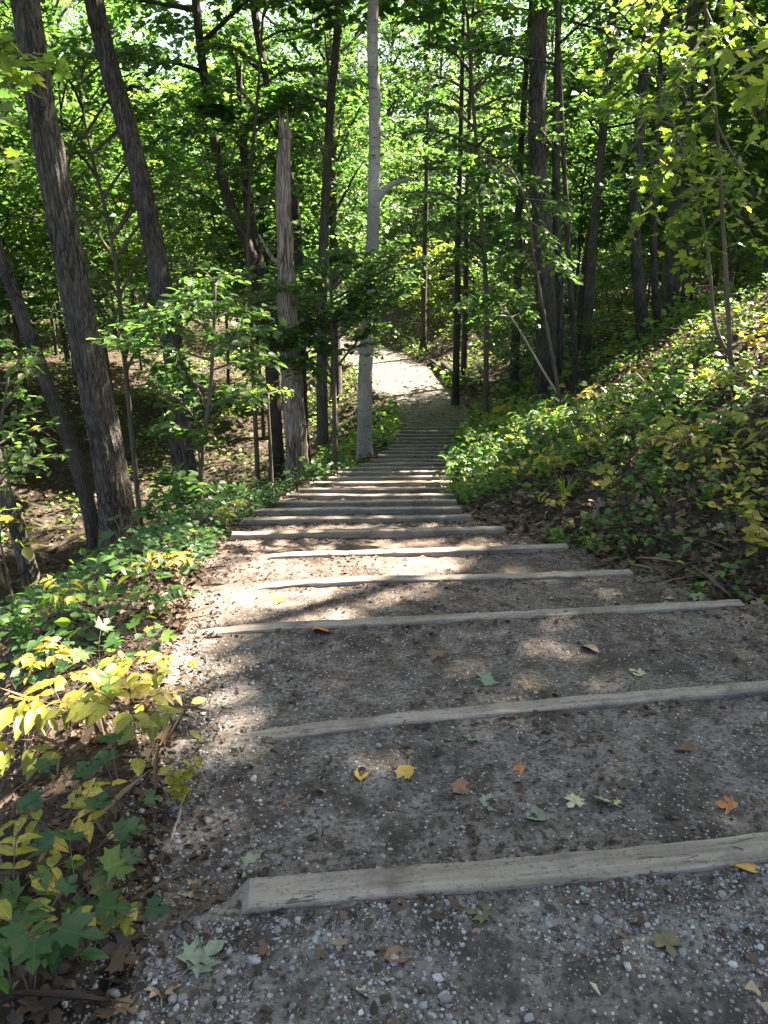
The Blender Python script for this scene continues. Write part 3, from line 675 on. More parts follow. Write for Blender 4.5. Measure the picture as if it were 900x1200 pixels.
T('forest_tree', 'dark trunk forking low into long curved stems, left of the snapped dead tree', 'tree', (322, 505), [(318, 420), (308, 340), (285, 275), (262, 215), (246, 130), (232, 30)], 18, 14, B_DARK, TALL(3.4, 14), seg=14, w1=9, Y=19,
  limbs=[(0, .7, [((309, 345), 0), ((300, 290), .3), ((290, 230), .6), ((284, 150), .8), ((278, 60), 1)])])
T('forest_tree', 'slim dark trunk rising behind the snapped dead tree and bending left above it', 'tree', (352, 470), [(352, 400), (351, 320), (343, 230), (330, 160), (312, 90), (296, 0)], 15, 14, B_DARK, TALL(3, 12), seg=14, w1=13, Y=20)
T('forest_tree', 'slender dark trunk midway between the dead tree and the pale trunk', 'tree', (376, 482), [(377, 400), (378, 320), (382, 220), (388, 110), (395, 30)], 14, 14, B_BROWN, TALL(3, 12), seg=12, w1=11, Y=18)
T('forest_tree', 'broad dark trunk on the right bank with a sunlit right edge and a paired stem', 'tree', (642, 448), [(640, 380), (636, 280), (630, 160), (632, 0)], 25, 15, B_GREY, TALL(4, 16), seg=52, bump=.05, w1=18, landmark='the broad paired trunk', Y=16,
  limbs=[(0, .5, [((652, 440), .3), ((655, 360), .4), ((652, 240), .5), ((652, 110), .6), ((656, -20), .6)])])
T('forest_tree', 'slightly curved slim trunk rising right of the broad paired trunk', 'tree', (686, 420), [(690, 360), (696, 270), (706, 160), (716, 40)], 12, 14, B_BROWN, TALL(3, 12), seg=12, w1=10, Y=20, landmark='the slim curved trunk')
T('forest_tree', 'thin dark pole trunk between the broad paired trunk and the slim curved trunk', 'tree', (676, 462), [(673, 400), (668, 330), (664, 250)], 8, 9, B_DARK, (3, 8, 2, 9, 8, 12, .13), seg=8, w1=6, Y=14.5)
T('forest_tree', 'dark straight trunk with flared foot on the crest of the right bank', 'tree', (756, 418), [(750, 350), (744, 270), (748, 180), (756, 60)], 15, 14, B_DARK, TALL(3.4, 14), seg=16, w1=13, Y=16.5, landmark='the flared bank trunk')
T('forest_tree', 'slim dark trunk just right of the flared bank-crest trunk', 'tree', (768, 425), [(768, 350), (766, 270), (770, 150)], 9, 12, B_DARK, (6, 12, 2.5, 10, 8, 14, .16), seg=10, w1=8, Y=17)
T('forest_tree', 'thick brown trunk furthest right on the bank crest', 'tree', (780, 400), [(786, 330), (793, 240), (803, 130), (812, 20)], 20, 15, B_BROWN, TALL(4, 14), seg=20, w1=17, Y=20, landmark='the thick brown bank trunk',
  limbs=[(0, .3, [((796, 380), .4), ((806, 300), .5), ((818, 200), .6), ((826, 90), .6)])])
T('forest_tree', 'pair of thin dark trunks by the far bend, left one', 'tree', (535, 432), [(536, 350), (537, 260), (540, 160)], 9, 12, B_DARK, (5, 12, 2.6, 11, 8, 14, .17), seg=10, w1=8, Y=25, landmark='the thin pair by the bend')
T('forest_tree', 'pair of thin dark trunks by the far bend, right one', 'tree', (545, 405), [(546, 340), (547, 260), (549, 170)], 8, 12, B_DARK, (5, 12, 2.6, 11, 8, 14, .17), seg=10, w1=7, Y=28)
T('forest_tree', 'thin dark trunk standing in the sunlit clearing beyond the bend', 'tree', (496, 398), [(497, 330), (499, 250)], 8, 11, B_DARK, (5, 11, 2.6, 11, 8, 14, .18), seg=8, w1=7, Y=34)
T('forest_tree', 'dark trunk just left of the broad paired trunk', 'tree', (604, 425), [(606, 350), (608, 260), (612, 150)], 11, 13, B_DARK, TALL(3, 12), seg=12, w1=9, Y=23)

# saplings whose sprays of leaves hang in the picture
def sapling(label, stem_px, Y, w, branches, leaf, n_twig, per, m_leaf, tw=.3, tmpl=None, bark=None, name='sapling', seed=1, tint0=.4, dy=.5, foot=True, cat='sapling'):
    rg = np.random.default_rng(seed)
    P = [at_y(x, y, Y) for x, y in stem_px]; P = np.array(P)
    if foot: P[0][2] = g1(P[0][0], P[0][1]) - .05
    b = P[0].copy(); root = empty(name, b); g = Geo(); G = Geo()
    dep = Y * CP - (b[2] - CAM_H) * SP; r = w / FPX * dep / 2
    S = smooth_path(P, 26); tube(g, S, np.linspace(r, r * .4, 26), 8, .05, seed=seed)
    for (fx, q) in branches:
        a = S[int(fx * 25)]; e = at_y(q[0], q[1], Y + (q[2] if len(q) > 2 else rg.uniform(-dy, dy)))
        mid = (a + e) / 2 + [rg.normal(0, .05), rg.normal(0, .05), .08 * np.linalg.norm(e - a)]
        B = smooth_path([a, mid, e], 8); tube(g, B, np.linspace(r * .5, r * .15 + .001, 8), 5)
        c, d, nn = spray_leaves(rg, B, tw, n_twig, per, leaf, .3, .25, .2, g, max(.0015, r * .1))
        place_leaves(G, tmpl or oval(), c, d, nn, leaf * rg.uniform(.6, 1.2, len(c)), np.clip(rg.normal(tint0, .17, len(c)), 0, 1))
    link('crown', G.mesh('crown', m_leaf, origin=b), root); link('trunk', g.mesh('trunk', bark or B_TWIG, origin=b), root)
    tag(root, label, cat); return root
sapling('leafy young sapling in front of the tall grey tree, broad flat sprays above the ravine', [(232, 606), (236, 540), (246, 460), (250, 400), (252, 335)], 7.6, 7,
  [(.75, (132, 402)), (.8, (150, 385)), (.85, (175, 372)), (.9, (200, 365)), (.95, (225, 352)), (1, (240, 330)), (.8, (292, 392)), (.7, (300, 425)), (.6, (170, 425)), (.55, (205, 420)), (.3, (205, 500)), (.15, (205, 560)), (.2, (235, 575)), (.4, (190, 455)), (.9, (280, 365)), (.1, (190, 585)), (.5, (285, 460))],
  .1, 13, 9, M_LEAF, .55, seed=3, dy=.6, tint0=.5)
sapling('bushy dark green understory maple between the dead tree and the pale trunk', [(392, 548), (392, 480), (390, 420), (388, 350), (386, 310)], 12.6, 7,
  [(.7, (300, 345)), (.75, (318, 330)), (.8, (340, 322)), (.9, (362, 312)), (1, (395, 300)), (.95, (425, 305)), (.9, (452, 300)), (.85, (478, 318)), (.8, (492, 300)), (.6, (322, 385)), (.6, (345, 372)), (.65, (372, 362)), (.6, (405, 360)), (.65, (436, 352)), (.6, (300, 372)), (.7, (430, 330)), (.5, (330, 400)), (.5, (365, 395)), (.75, (470, 342)), (.55, (440, 378)), (.45, (345, 420))],
  .12, 18, 11, M_LEAF, .85, seed=4, dy=1.2, tint0=.42)
sapling('slender understory maple behind the two grey leaning trees, bright sprays on a thin stem', [(152, 520), (146, 420), (138, 330), (126, 255), (108, 185), (92, 100)], 14.5, 7,
  [(.5, (200, 300)), (.55, (80, 290)), (.6, (190, 262)), (.6, (60, 262)), (.68, (215, 228)), (.7, (70, 225)), (.75, (180, 195)), (.78, (40, 200)), (.82, (190, 160)), (.85, (60, 160)), (.88, (175, 125)), (.9, (45, 130)), (.94, (150, 95)), (.97, (60, 80)), (1, (110, 60)), (1, (160, 60)), (.9, (215, 110)), (.72, (240, 190)), (.45, (215, 330)), (.5, (95, 330))],
  .125, 14, 10, M_LEAF, .8, seed=31, dy=1.5, tint0=.55)
sapling('slender understory maple right of the pale smooth trunk, layered sprays above the far bend', [(572, 436), (570, 360), (566, 280), (560, 190), (553, 100), (548, 20)], 18, 7,
  [(.5, (500, 262)), (.52, (630, 268)), (.58, (480, 225)), (.6, (610, 225)), (.65, (505, 190)), (.68, (640, 185)), (.72, (470, 155)), (.74, (600, 150)), (.78, (495, 120)), (.8, (635, 110)), (.85, (465, 85)), (.86, (600, 80)), (.9, (500, 50)), (.92, (620, 45)), (.96, (480, 20)), (1, (590, 10)), (1, (530, -20)), (.45, (520, 300)), (.46, (610, 310)), (.7, (540, 170))],
  .14, 14, 10, M_LEAF, .95, seed=32, dy=2, tint0=.45)
sapling('slender understory maple behind the snapped dead tree, leafy from its middle up', [(296, 470), (294, 380), (290, 290), (294, 200), (302, 110), (308, 20)], 17, 6,
  [(.5, (240, 270)), (.55, (345, 262)), (.6, (235, 230)), (.64, (350, 215)), (.68, (250, 185)), (.72, (360, 170)), (.76, (240, 145)), (.8, (365, 125)), (.84, (255, 100)), (.88, (360, 80)), (.92, (250, 50)), (.96, (365, 40)), (1, (300, -10)), (1, (340, 0))],
  .135, 13, 10, M_LEAF, .9, seed=33, dy=1.6, tint0=.45)
sapling('thin straight sapling with one flat spray of leaves, left of the steps', [(319, 585), (318, 540), (316, 500), (314, 462)], 9.2, 4,
  [(.9, (290, 470)), (1, (296, 455)), (1, (330, 460)), (.95, (312, 450))], .085, 5, 5, M_LEAF_Y, .25, seed=5)
sapling('young tree with two pale bent stems leaning over the steps from the right bank', [(662, 482), (640, 440), (612, 392), (590, 358)], 13, 3.4,
  [(.9, (560, 372)), (1, (575, 350)), (1, (598, 340)), (1, (610, 352)), (.9, (620, 368)), (.95, (545, 355)), (.85, (585, 390))], .12, 10, 8, M_LEAF, .55, seed=6, bark=B_PTWIG, tint0=.55)
sapling('taller pale whip of a young tree crossing in front of the broad paired trunk', [(658, 470), (648, 420), (636, 360), (626, 300), (618, 245), (600, 200), (575, 185)], 12.8, 5,
  [(.6, (600, 300)), (.7, (590, 270)), (.8, (660, 250)), (.9, (560, 200)), (1, (540, 190)), (1, (580, 215)), (.85, (615, 210)), (.75, (640, 290)), (.65, (665, 320)), (.95, (555, 230))], .12, 11, 9, M_LEAF, .6, seed=7, bark=B_TWIG, tint0=.5)
sapling('thin dark sapling on the near right bank reaching up into yellow-green maple leaves', [(864, 515), (858, 430), (852, 340), (845, 230), (838, 120), (828, 20), (822, -60)], 7.6, 6,
  [(.55, (800, 250)), (.6, (780, 215)), (.65, (880, 220)), (.7, (760, 240)), (.75, (800, 150)), (.8, (770, 130)), (.8, (890, 150)), (.85, (730, 190)), (.9, (850, 60)), (.9, (790, 60)), (.95, (895, 40)), (1, (750, 40)), (.5, (890, 290)), (.6, (830, 190)), (.45, (815, 310)), (.7, (740, 280)), (1, (840, -30)), (1, (700, 60)), (.95, (720, 110))],
  .105, 6, 5, M_LEAF_Y, .36, tmpl=lobed(3), seed=8, dy=.8, tint0=.22)
sapling('second thin dark stem beside the near right bank sapling, leaves in its top', [(850, 480), (838, 380), (830, 300), (815, 220), (790, 150), (770, 90)], 8.6, 5,
  [(.9, (740, 120)), (1, (730, 70)), (1, (800, 80)), (.8, (760, 200)), (.7, (860, 230)), (.85, (700, 130)), (1, (690, 95)), (.6, (790, 270))], .105, 8, 7, M_LEAF, .42, tmpl=lobed(4), seed=9, tint0=.6)
sapling('maple branch with big bright leaves hanging in at the upper right corner', [(1010, 150), (960, 110), (915, 80), (880, 62)], 4.4, 7,
  [(.7, (905, 110)), (.9, (872, 82)), (1, (856, 60)), (.6, (900, 50)), (.85, (895, 140))], .12, 2, 2, M_LEAF_Y, .12, tmpl=lobed(5), seed=10, tint0=.75, dy=.2, foot=False, name='maple_branch', cat='branch')
sapling('leafy low branch hanging in at the upper left edge in front of the leaning tree', [(-110, 120), (-50, 90), (0, 75), (30, 70)], 4.6, 6,
  [(.6, (10, 110)), (.8, (28, 95)), (1, (40, 72)), (.7, (5, 60)), (.9, (22, 50)), (.5, (-10, 150)), (.6, (8, 190))], .1, 3, 3, M_LEAF_Y, .14, tmpl=lobed(6), seed=11, tint0=.5, dy=.3, foot=False, name='maple_branch', cat='branch')
sapling('sapling at the left edge with sunlit sprays of leaves low over the ravine', [(-30, 640), (-20, 560), (0, 500), (10, 440)], 6.4, 6,
  [(.5, (40, 520)), (.6, (52, 545)), (.7, (60, 500)), (.7, (20, 530)), (.8, (30, 480)), (.9, (20, 460)), (1, (35, 430)), (1, (5, 400)), (.9, (45, 410)), (.6, (72, 535)), (.5, (15, 560))], .085, 5, 5, M_LEAF, .25, seed=12, tint0=.5)
sapling('spindly seedling with three large leaves at the left edge beside the mossy trunk', [(12, 690), (6, 660), (0, 630), (5, 605)], 6, 4,
  [(.8, (36, 612)), (.9, (18, 602)), (.7, (34, 635)), (1, (4, 598))], .12, 2, 2, M_LEAF_Y, .1, seed=13, tint0=.7, dy=.1)

# ------------------------------------------------------------------ woodland behind: shared crowns, every tree its own thing
def variant(seed, H, z0, rad, nb, nt, pt, leaf, r0, bark, m_leaf, bend=.4, tint0=.4, up=.5):
    rg = np.random.default_rng(seed); n = 5
    P = [[0, 0, -.4]] + [[rg.normal(0, bend * .35 * i / n), rg.normal(0, bend * .35 * i / n), H * i / n] for i in range(1, n + 1)]
    P = np.array(P); P[1:, 0] = np.cumsum(P[1:, 0]); P[1:, 1] = np.cumsum(P[1:, 1])
    g, S = trunk_geo(P, r0, r0 * .25, 9, .05, seed, .4, 26)
    G = crown_on(rg, S, z0, H, rad, nb, nt, pt, leaf, hexleaf(.38), g, r0 * .26, tint0=tint0, up=up)
    return g.mesh('trunk', bark), G.mesh('crown', m_leaf)
VAR = []
for i in range(6): VAR.append(('under', variant(200 + i, 6.5 + i * .8, .9 + .25 * i, 2.7 + .2 * i, 38, 11, 12, .165, .05 + .012 * i, B_DARK if i % 2 else B_BROWN, M_LEAF if i != 2 else M_LEAF_Y, .7)))
for i in range(5): VAR.append(('tall', variant(300 + i, 14 + i * 1.2, 4 + .7 * i, 3.6, 38, 11, 13, .2, .14 + .03 * i, B_DARK if i % 2 else B_BROWN, M_LEAF, .8, up=.8)))
for i in range(4): VAR.append(('mid', variant(450 + i, 8.5 + i, 3.0 + .3 * i, 3.1, 40, 11, 14, .17, .06 + .015 * i, B_DARK if i % 2 else B_BROWN, M_LEAF if i != 2 else M_LEAF_Y, .8, up=.45)))
for i in range(4): VAR.append(('shrub', variant(400 + i, 2.2 + i * .4, .15, 1.5 + .15 * i, 26, 8, 9, .13, .03, B_TWIG, M_LEAF if i % 2 else M_LEAF_Y, .3, up=.6)))
def dup_tree(v, x, y, s, rz, name):
    root = empty(name, (x, y, g1(x, y)), rz); root.scale = (s, s, s)
    link('trunk', v[1][0], root); link('crown', v[1][1], root)
    return root
taken = [(t[2][0], t[2][1]) for t in TREES] + [(-1.7, 12.6)]
WOODS = []
q = np.random.default_rng(77)
def blocked(x, y, kind, s):
    if xl(y) - 1.2 < x < xr(y) + 1.0: return True
    c = np.array([x, y, g1(x, y) + {'under': 3.2, 'tall': 8, 'shrub': 1.2, 'mid': 6}[kind] * s]); px, py, dep = to_px(c)
    if dep < 1: return False
    R_ = 1.4 if kind == 'shrub' else 3 if kind == 'mid' else 2.4; rad = R_ * s / dep * FPX; low = to_px(c - [0, 0, R_ * s])[1]
    # keep the view down the trail open
    if y < 36 and px + rad > 405 and px - rad < 570 and low > 372 and x < 4: return True
    if y < 15 and -6 < x < 6: return True
    return False
def shades_sun_patch(x, y, kind, s):
    """Would this tree stand between the sun and one of the more open sun patches?"""
    hs = {'under': (2, 4.5, 7), 'tall': (4, 7, 10, 13), 'shrub': (1,), 'mid': (3, 6, 8)}[kind]; b = g1(x, y)
    for h in hs:
        t = h * s / SUN[2]
        for _ in range(4):
            X, Y = x - SUN[0] * t, y - SUN[1] * t
            t = max(b + h * s - g1(X, Y), 0) / SUN[2]
        for (cx, cy_, rx, ry, p) in SUN_PATCHES:
            m_ = .9 if kind == 'shrub' else 1.5 if y < 24 else 1.9
            if p >= .9 and ((X - cx) / (rx + m_)) ** 2 + ((Y - cy_) / (ry + m_)) ** 2 < 1: return True
    return False
def populate(n, ylo, yhi, pw, kinds, sep, sepk):
    tries = 0; c = 0
    while c < n and tries < 6000:
        tries += 1
        y = ylo + (yhi - ylo) * q.random() ** pw; x = q.uniform(-.64, .64) * (y + 4)
        kind = kinds[q.integers(len(kinds))]; s = q.uniform(.75, 1.25)
        dmin = sep + y * sepk
        if any((x - a) ** 2 + (y - b) ** 2 < dmin ** 2 for a, b in taken): continue
        if kind in ('tall', 'mid') and 150 < to_px((x, y, g1(x, y) + 8))[0] < 232: continue
        if blocked(x, y, kind, s) or (y < 27 and abs(x) < .56 * y and kind == 'tall') or (y < 21 and abs(x) < .5 * y and kind == 'mid') or (x < -1.2 and y < 40 and kind in ('under', 'shrub')) or shades_sun_patch(x, y, kind, s): continue
        taken.append((x, y)); c += 1
        v = [w for w in VAR if w[0] == kind]; v = v[q.integers(len(v))]
        r = dup_tree(v, x, y, s, q.uniform(0, 6.28), {'under': 'understory_tree', 'tall': 'woodland_tree', 'shrub': 'shrub', 'mid': 'maple_tree'}[kind])
        WOODS.append((r, x, y, kind))
populate(80, 17, 56, .9, ['mid'], 1.3, .025)
populate(55, 13, 45, .8, ['under', 'under', 'under', 'tall'], 1.4, .03)
populate(95, 34, 82, .9, ['under', 'tall', 'mid', 'tall'], 1.3, .03)
populate(80, 17, 75, .7, ['shrub'], .9, .02)
# labels: counted between the marked trunks, row by row
marks = sorted((to_px(p)[0], n) for n, p in LANDMARKS)
cells = {}
for r, x, y, kind in WOODS:
    px = to_px((x, y, g1(x, y) + 3))[0]; band = 0 if y < 26 else 1 if y < 42 else 2 if y < 60 else 3
    left = [m for m in marks if m[0] <= px]; key = (left[-1][1] if left else None, band, kind)
    cells.setdefault(key, []).append((px, r))
BAND = ['nearest row', 'second row', 'third row', 'farthest row']
for (lm, band, kind), v in cells.items():
    v.sort(key=lambda a: a[0])
    for i, (px, r) in enumerate(v):
        what = {'under': 'leafy understory tree', 'tall': 'tall woodland tree', 'shrub': 'low leafy shrub', 'mid': 'spreading maple'}[kind]
        where = f'right of {lm}' if lm else 'in from the left edge'
        tag(r, f'{what}, {ORD[i + 1]} {where}, {BAND[band]}', 'shrub' if kind == 'shrub' else 'tree', 'woodland shrubs behind the trail' if kind == 'shrub' else 'woodland trees behind the trail')

# unseen trees added upslope to shade the steps, crowns cut for sun patches
for i, (x, y, H, z0, rad, nb) in enumerate([(7.5, 4.5, 13, 4.5, 4.0, 26), (11, 2, 15, 6, 4.2, 24), (10.5, 7.5, 14, 5, 4.2, 26), (8.2, 10.2, 13, 5.5, 3.6, 22), (10.5, 13.5, 14, 5, 4, 26), (13.5, 11, 16, 6, 4.2, 24), (8.8, 5.2, 14, 6, 4, 30), (6.2, 3.2, 12, 5.5, 3.6, 28), (9.6, 3.6, 15, 7, 4.2, 30),
                                             (14, 16.5, 15, 5, 4, 24), (12.5, 20.5, 15, 5, 4, 22), (16, 22, 16, 5, 4, 20), (5.5, 1.0, 12, 5.5, 3.5, 22), (8.5, -1.5, 13, 5, 4, 22)]):
    rg = np.random.default_rng(500 + i); b = np.array([x, y, g1(x, y)])
    g, S = trunk_geo(np.array([b - [0, 0, .2], b + [.1, 0, H * .4], b + [rg.normal(0, .3), rg.normal(0, .3), H * .75], b + [rg.normal(0, .5), rg.normal(0, .5), H]]), .2, .05, 10, .05, i)
    G = crown_on(rg, S, b[2] + z0, b[2] + H, rad, nb, 12, 20, .19, hexleaf(), g, .022, keep=sun_keep)
    root = empty('unseen_shade_tree', b); link('trunk', g.mesh('trunk', B_BROWN, origin=b), root); link('crown', G.mesh('crown', M_LEAF, origin=b), root)
    tag(root, 'tall unseen tree added upslope on the right bank to shade the steps', 'tree', 'unseen trees added upslope to shade the steps')

# the far wood: one mass past the last trees one can tell apart
def far_wood():
    rg = np.random.default_rng(9); G = Geo(); n_cl = 2300
    a = rg.uniform(-.72, .72, n_cl); d = rg.uniform(76, 108, n_cl); cx, cy_ = np.sin(a) * d, np.cos(a) * d
    base = np.interp(cy_, SMY, SMZ); hz_ = base + 32 * rg.random(n_cl) ** 1.15
    for i in range(n_cl):
        if -.33 < a[i] < -.2 and hz_[i] - base[i] > 13: continue
        m = 70; r = rg.uniform(1.2, 2.6)
        C = np.array([cx[i], cy_[i], hz_[i]]) + rg.normal(0, 1, (m, 3)) * [r, r, r * .45]
        place_leaves(G, diamond(.42), C, rg.normal(0, 1, (m, 3)) * [1, 1, .4], [0, 0, 1] + rg.normal(0, .5, (m, 3)), rg.uniform(.3, .6, m), np.clip(rg.normal(.45 + .15 * rg.normal(), .15, m), 0, 1))
    o = link('far_wood', G.mesh('far_wood', M_LEAF)); tag(o, kind='stuff')
far_wood()

# ------------------------------------------------------------------ undergrowth
def plant_mesh(kind, seed, m_leaf):
    """(stem mesh, leaf mesh) of one low plant, about life size, foot at the origin."""
    rg = np.random.default_rng(seed); g = Geo(); G = Geo()
    if kind == 'compound':                               # ash-like seedling: arching stalks of paired leaflets
        ns = rg.integers(5, 9); az = rg.uniform(0, 6.28)
        H = rg.uniform(.16, .3); tube(g, [[0, 0, -.03], [.01, 0, H * .5], [0.0, .01, H]], [.005, .004, .003], 5)
        for s in range(ns):
            az += 2.4 + rg.normal(0, .3); h = np.array([math.cos(az), math.sin(az), 0]); L = rg.uniform(.2, .34); z0 = H * rg.uniform(.6, 1)
            P = smooth_path([[0, 0, z0], h * L * .5 + [0, 0, z0 + L * rg.uniform(.2, .5)], h * L + [0, 0, z0 + L * rg.uniform(-.1, .35)]], 7)
            tube(g, P, np.linspace(.003, .0015, 7), 4)
            t = rg.uniform(.2, .95) if rg.random() < .3 else rg.uniform(.1, .6)
            side = np.cross(h, [0, 0, 1.0])
            for j, f in enumerate((.36, .58, .8, 1.0)):
                p = P[min(int(f * 6), 6)]
                for sg in ((1, -1) if f < 1 else (0,)):
                    d = (h * (.55 if sg else 1) + side * sg * .9 + [0, 0, rg.normal(-.12, .2)])
                    place_leaves(G, oval(rg.uniform(.05, .16), rg.uniform(.2, .3), rg.uniform(.05, .55)), [p], [d], [[0, 0, 1] + rg.normal(0, .3, 3)], rg.uniform(.06, .125), np.clip(t + rg.normal(0, .16), 0, 1))
    elif kind == 'lobed':                                # maple or bramble seedling: single broad leaves on stalks
        for s in range(rg.integers(5, 9)):
            az = rg.uniform(0, 6.28); h = np.array([math.cos(az), math.sin(az), 0]); L = rg.uniform(.06, .24); z0 = rg.uniform(.1, .34)
            P = smooth_path([[0, 0, -.03], h * L * .4 + [0, 0, z0 * .7], h * L + [0, 0, z0]], 6); tube(g, P, np.linspace(.003, .0015, 6), 4)
            place_leaves(G, lobed(seed * 10 + s, rg.uniform(.02, .22)), [P[-1]], [h + [0, 0, rg.normal(-.2, .2)]], [[0, 0, 1] + rg.normal(0, .28, 3)], rg.uniform(.07, .15), np.clip(rg.normal(.4, .25), 0, 1))
    elif kind == 'round':                                # shrubby stems with opposite rounded leaves
        for s in range(rg.integers(3, 6)):
            az = rg.uniform(0, 6.28); h = np.array([math.cos(az), math.sin(az), 0]); L = rg.uniform(.08, .25); z0 = rg.uniform(.22, .5)
            P = smooth_path([[0, 0, -.03], h * L * .35 + [0, 0, z0 * .6], h * L + [0, 0, z0]], 9); tube(g, P, np.linspace(.004, .0015, 9), 4)
            for j in range(3, 9):
                for sg in (1, -1):
                    d = np.array([math.cos(az + 1.3 * sg + j * 1.57), math.sin(az + 1.3 * sg + j * 1.57), rg.normal(.05, .25)])
                    place_leaves(G, oval(.06, .38, rg.uniform(0, .3)), [P[j]], [d], [[0, 0, 1] + rg.normal(0, .35, 3)], rg.uniform(.05, .1), np.clip(rg.normal(.45, .2), 0, 1))
    elif kind == 'small':                                # little bushy ground plant
        n = rg.integers(26, 44); C = rg.normal(0, 1, (n, 3)) * [.10, .10, .06] + [0, 0, .14]; C[:, 2] = np.abs(C[:, 2])
        for c in C[::3]: tube(g, [[0, 0, -.03], c * [.5, .5, .6], c], [.003, .002, .001], 3)
        place_leaves(G, hexleaf(.36), C, C * [1, 1, .3] + rg.normal(0, .05, (n, 3)), [0, 0, 1] + rg.normal(0, .5, (n, 3)), rg.uniform(.035, .085, n), np.clip(rg.normal(.45, .22, n), 0, 1))
    elif kind == 'tuft':
        n = 46; a = rg.uniform(0, 6.28, n)
        for i in range(n):
            h = np.array([math.cos(a[i]), math.sin(a[i]), 0]); L = rg.uniform(.08, .2); sd = np.cross(h, [0, 0, 1]) * .004
            P = np.array([h * .01, h * L * .4 + [0, 0, L], h * L + [0, 0, L * rg.uniform(.7, 1.2)]])
            G.add(np.vstack([P[0] - sd, P[0] + sd, P[1] + sd, P[1] - sd, P[2]]), [np.array([(0, 1, 2, 3)]), np.array([(3, 2, 4)])], rg.uniform(.3, .9))
        tube(g, [[0, 0, -.03], [0, 0, .05]], [.006, .003], 4)
    return g.mesh('stem', B_TWIG), G.mesh('foliage', m_leaf, veins=kind in ('compound', 'lobed', 'round'))
PK = {}
for kind, mats in (('compound', (M_PLANT_Y, M_PLANT)), ('lobed', (M_PLANT_D, M_PLANT, M_PLANT_Y)), ('round', (M_PLANT, M_PLANT_Y)), ('small', (M_PLANT, M_PLANT_D, M_PLANT_Y)), ('tuft', (M_PLANT,))):
    for mi, m in enumerate(mats):
        PK[(kind, m.name)] = [plant_mesh(kind, 40 + mi * 7 + s + len(kind) * 31, m) for s in range(4 if kind != 'tuft' else 2)]
def plant(kind, m, x, y, s, label, group, name='plant', parts=True, seed=None):
    rg = np.random.default_rng(seed if seed is not None else int(abs(x * 1000) + abs(y * 777)))
    a, b = PK[(kind, m.name)][rg.integers(len(PK[(kind, m.name)]))]
    root = empty(name, (x, y, g1(x, y)), rg.uniform(0, 6.28)); root.scale = (s, s, s)
    # plants on a slope lean a little with it
    root.rotation_euler = (rg.normal(0, .12), rg.normal(0, .12), root.rotation_euler[2])
    link('stem', a, root); link('foliage', b, root)
    tag(root, label, 'plant', group); return root
LEFT_SPOTS = [
 (82, 838, 'compound', M_PLANT_Y, 1.15, 'pale yellow compound-leaved seedling, largest of the sunlit clump beside the trail'),
 (150, 850, 'compound', M_PLANT_Y, 1.1, 'yellow seedling with browned curling leaves at the trail edge'),
 (172, 790, 'compound', M_PLANT_Y, .9, 'bright lime seedling behind the browned yellow one at the trail edge'),
 (30, 880, 'compound', M_PLANT_Y, .95, 'yellow-green seedling at the left picture edge below the sunlit clump'),
 (120, 770, 'lobed', M_PLANT, .9, 'pale green lobed seedling just above the sunlit yellow clump'),
 (60, 770, 'compound', M_PLANT_Y, .8, 'dull yellow seedling left of the pale lobed one'),
 (165, 735, 'lobed', M_PLANT, .8, 'whitish sunlit lobed seedling close to the third timber\'s left end'),
 (210, 920, 'round', M_PLANT_Y, .62, 'seedling with big oval yellow leaves reaching over the gravel'),
 (88, 975, 'compound', M_PLANT_Y, .75, 'small sunlit cream-yellow seedling in the shade above the dark lobed plants'),
 (150, 940, 'lobed', M_PLANT_D, 1.0, 'dark bluish-green lobed plant beside the oval yellow leaves'),
 (105, 1020, 'lobed', M_PLANT_D, 1.0, 'dark lobed plant in the shade left of the nearest timber'),
 (60, 1090, 'lobed', M_PLANT, .95, 'fresh green plant at the lower left, pale striped leaves'),
 (100, 1110, 'lobed', M_PLANT_D, 1.0, 'dark lobed plant nearest the gravel at the lower left'),
 (150, 1075, 'round', M_PLANT_Y, .55, 'small yellowing sprig bending over the gravel left of the nearest timber'),
 (22, 1060, 'compound', M_PLANT_Y, .8, 'bright yellow-green seedling on the left picture edge near the bottom'),
 (40, 1175, 'lobed', M_PLANT_D, 1.05, 'dark green plant in the bottom left corner'),
 (15, 1130, 'compound', M_PLANT, .8, 'mid green seedling just above the bottom left corner'),
 (20, 950, 'lobed', M_PLANT_D, .9, 'deep green plant on the left picture edge below the yellow clump'),
 (190, 690, 'compound', M_PLANT, .85, 'green seedling by the trail edge below the large leaning tree'),
 (200, 655, 'compound', M_PLANT_Y, .95, 'yellow and orange tinged seedling at the trail edge level with the fifth timber'),
 (150, 660, 'compound', M_PLANT, 1.0, 'light green bushy seedling at the foot of the large leaning tree'),
 (80, 705, 'compound', M_PLANT_Y, .9, 'lime green seedling on the dark slope under the large leaning tree'),
 (30, 730, 'round', M_PLANT, 1.0, 'green shrubby seedling at the left edge above the yellow clump'),
 (230, 625, 'lobed', M_PLANT, .9, 'fresh green seedling just left of the sixth timber'),
]
for i, (px, py, kind, m, s, lab) in enumerate(LEFT_SPOTS):
    p = hit(px, py + 28 if py < 1150 else py)
    plant(kind, m, p[0], p[1], s * .7, lab, None, seed=900 + i)
NEAR = lambda y: ORD[min(int((BC + .3 * BM < y).sum()) + 1, NB)]
KIND_L = {'compound': 'seedling with paired leaflets', 'lobed': 'broad-leaved seedling', 'round': 'round-leaved shrublet', 'small': 'low bushy ground plant', 'tuft': 'grassy tuft'}
COL_L = {'plant_green': 'green', 'plant_dark': 'dark green', 'plant_yellow': 'yellowing'}
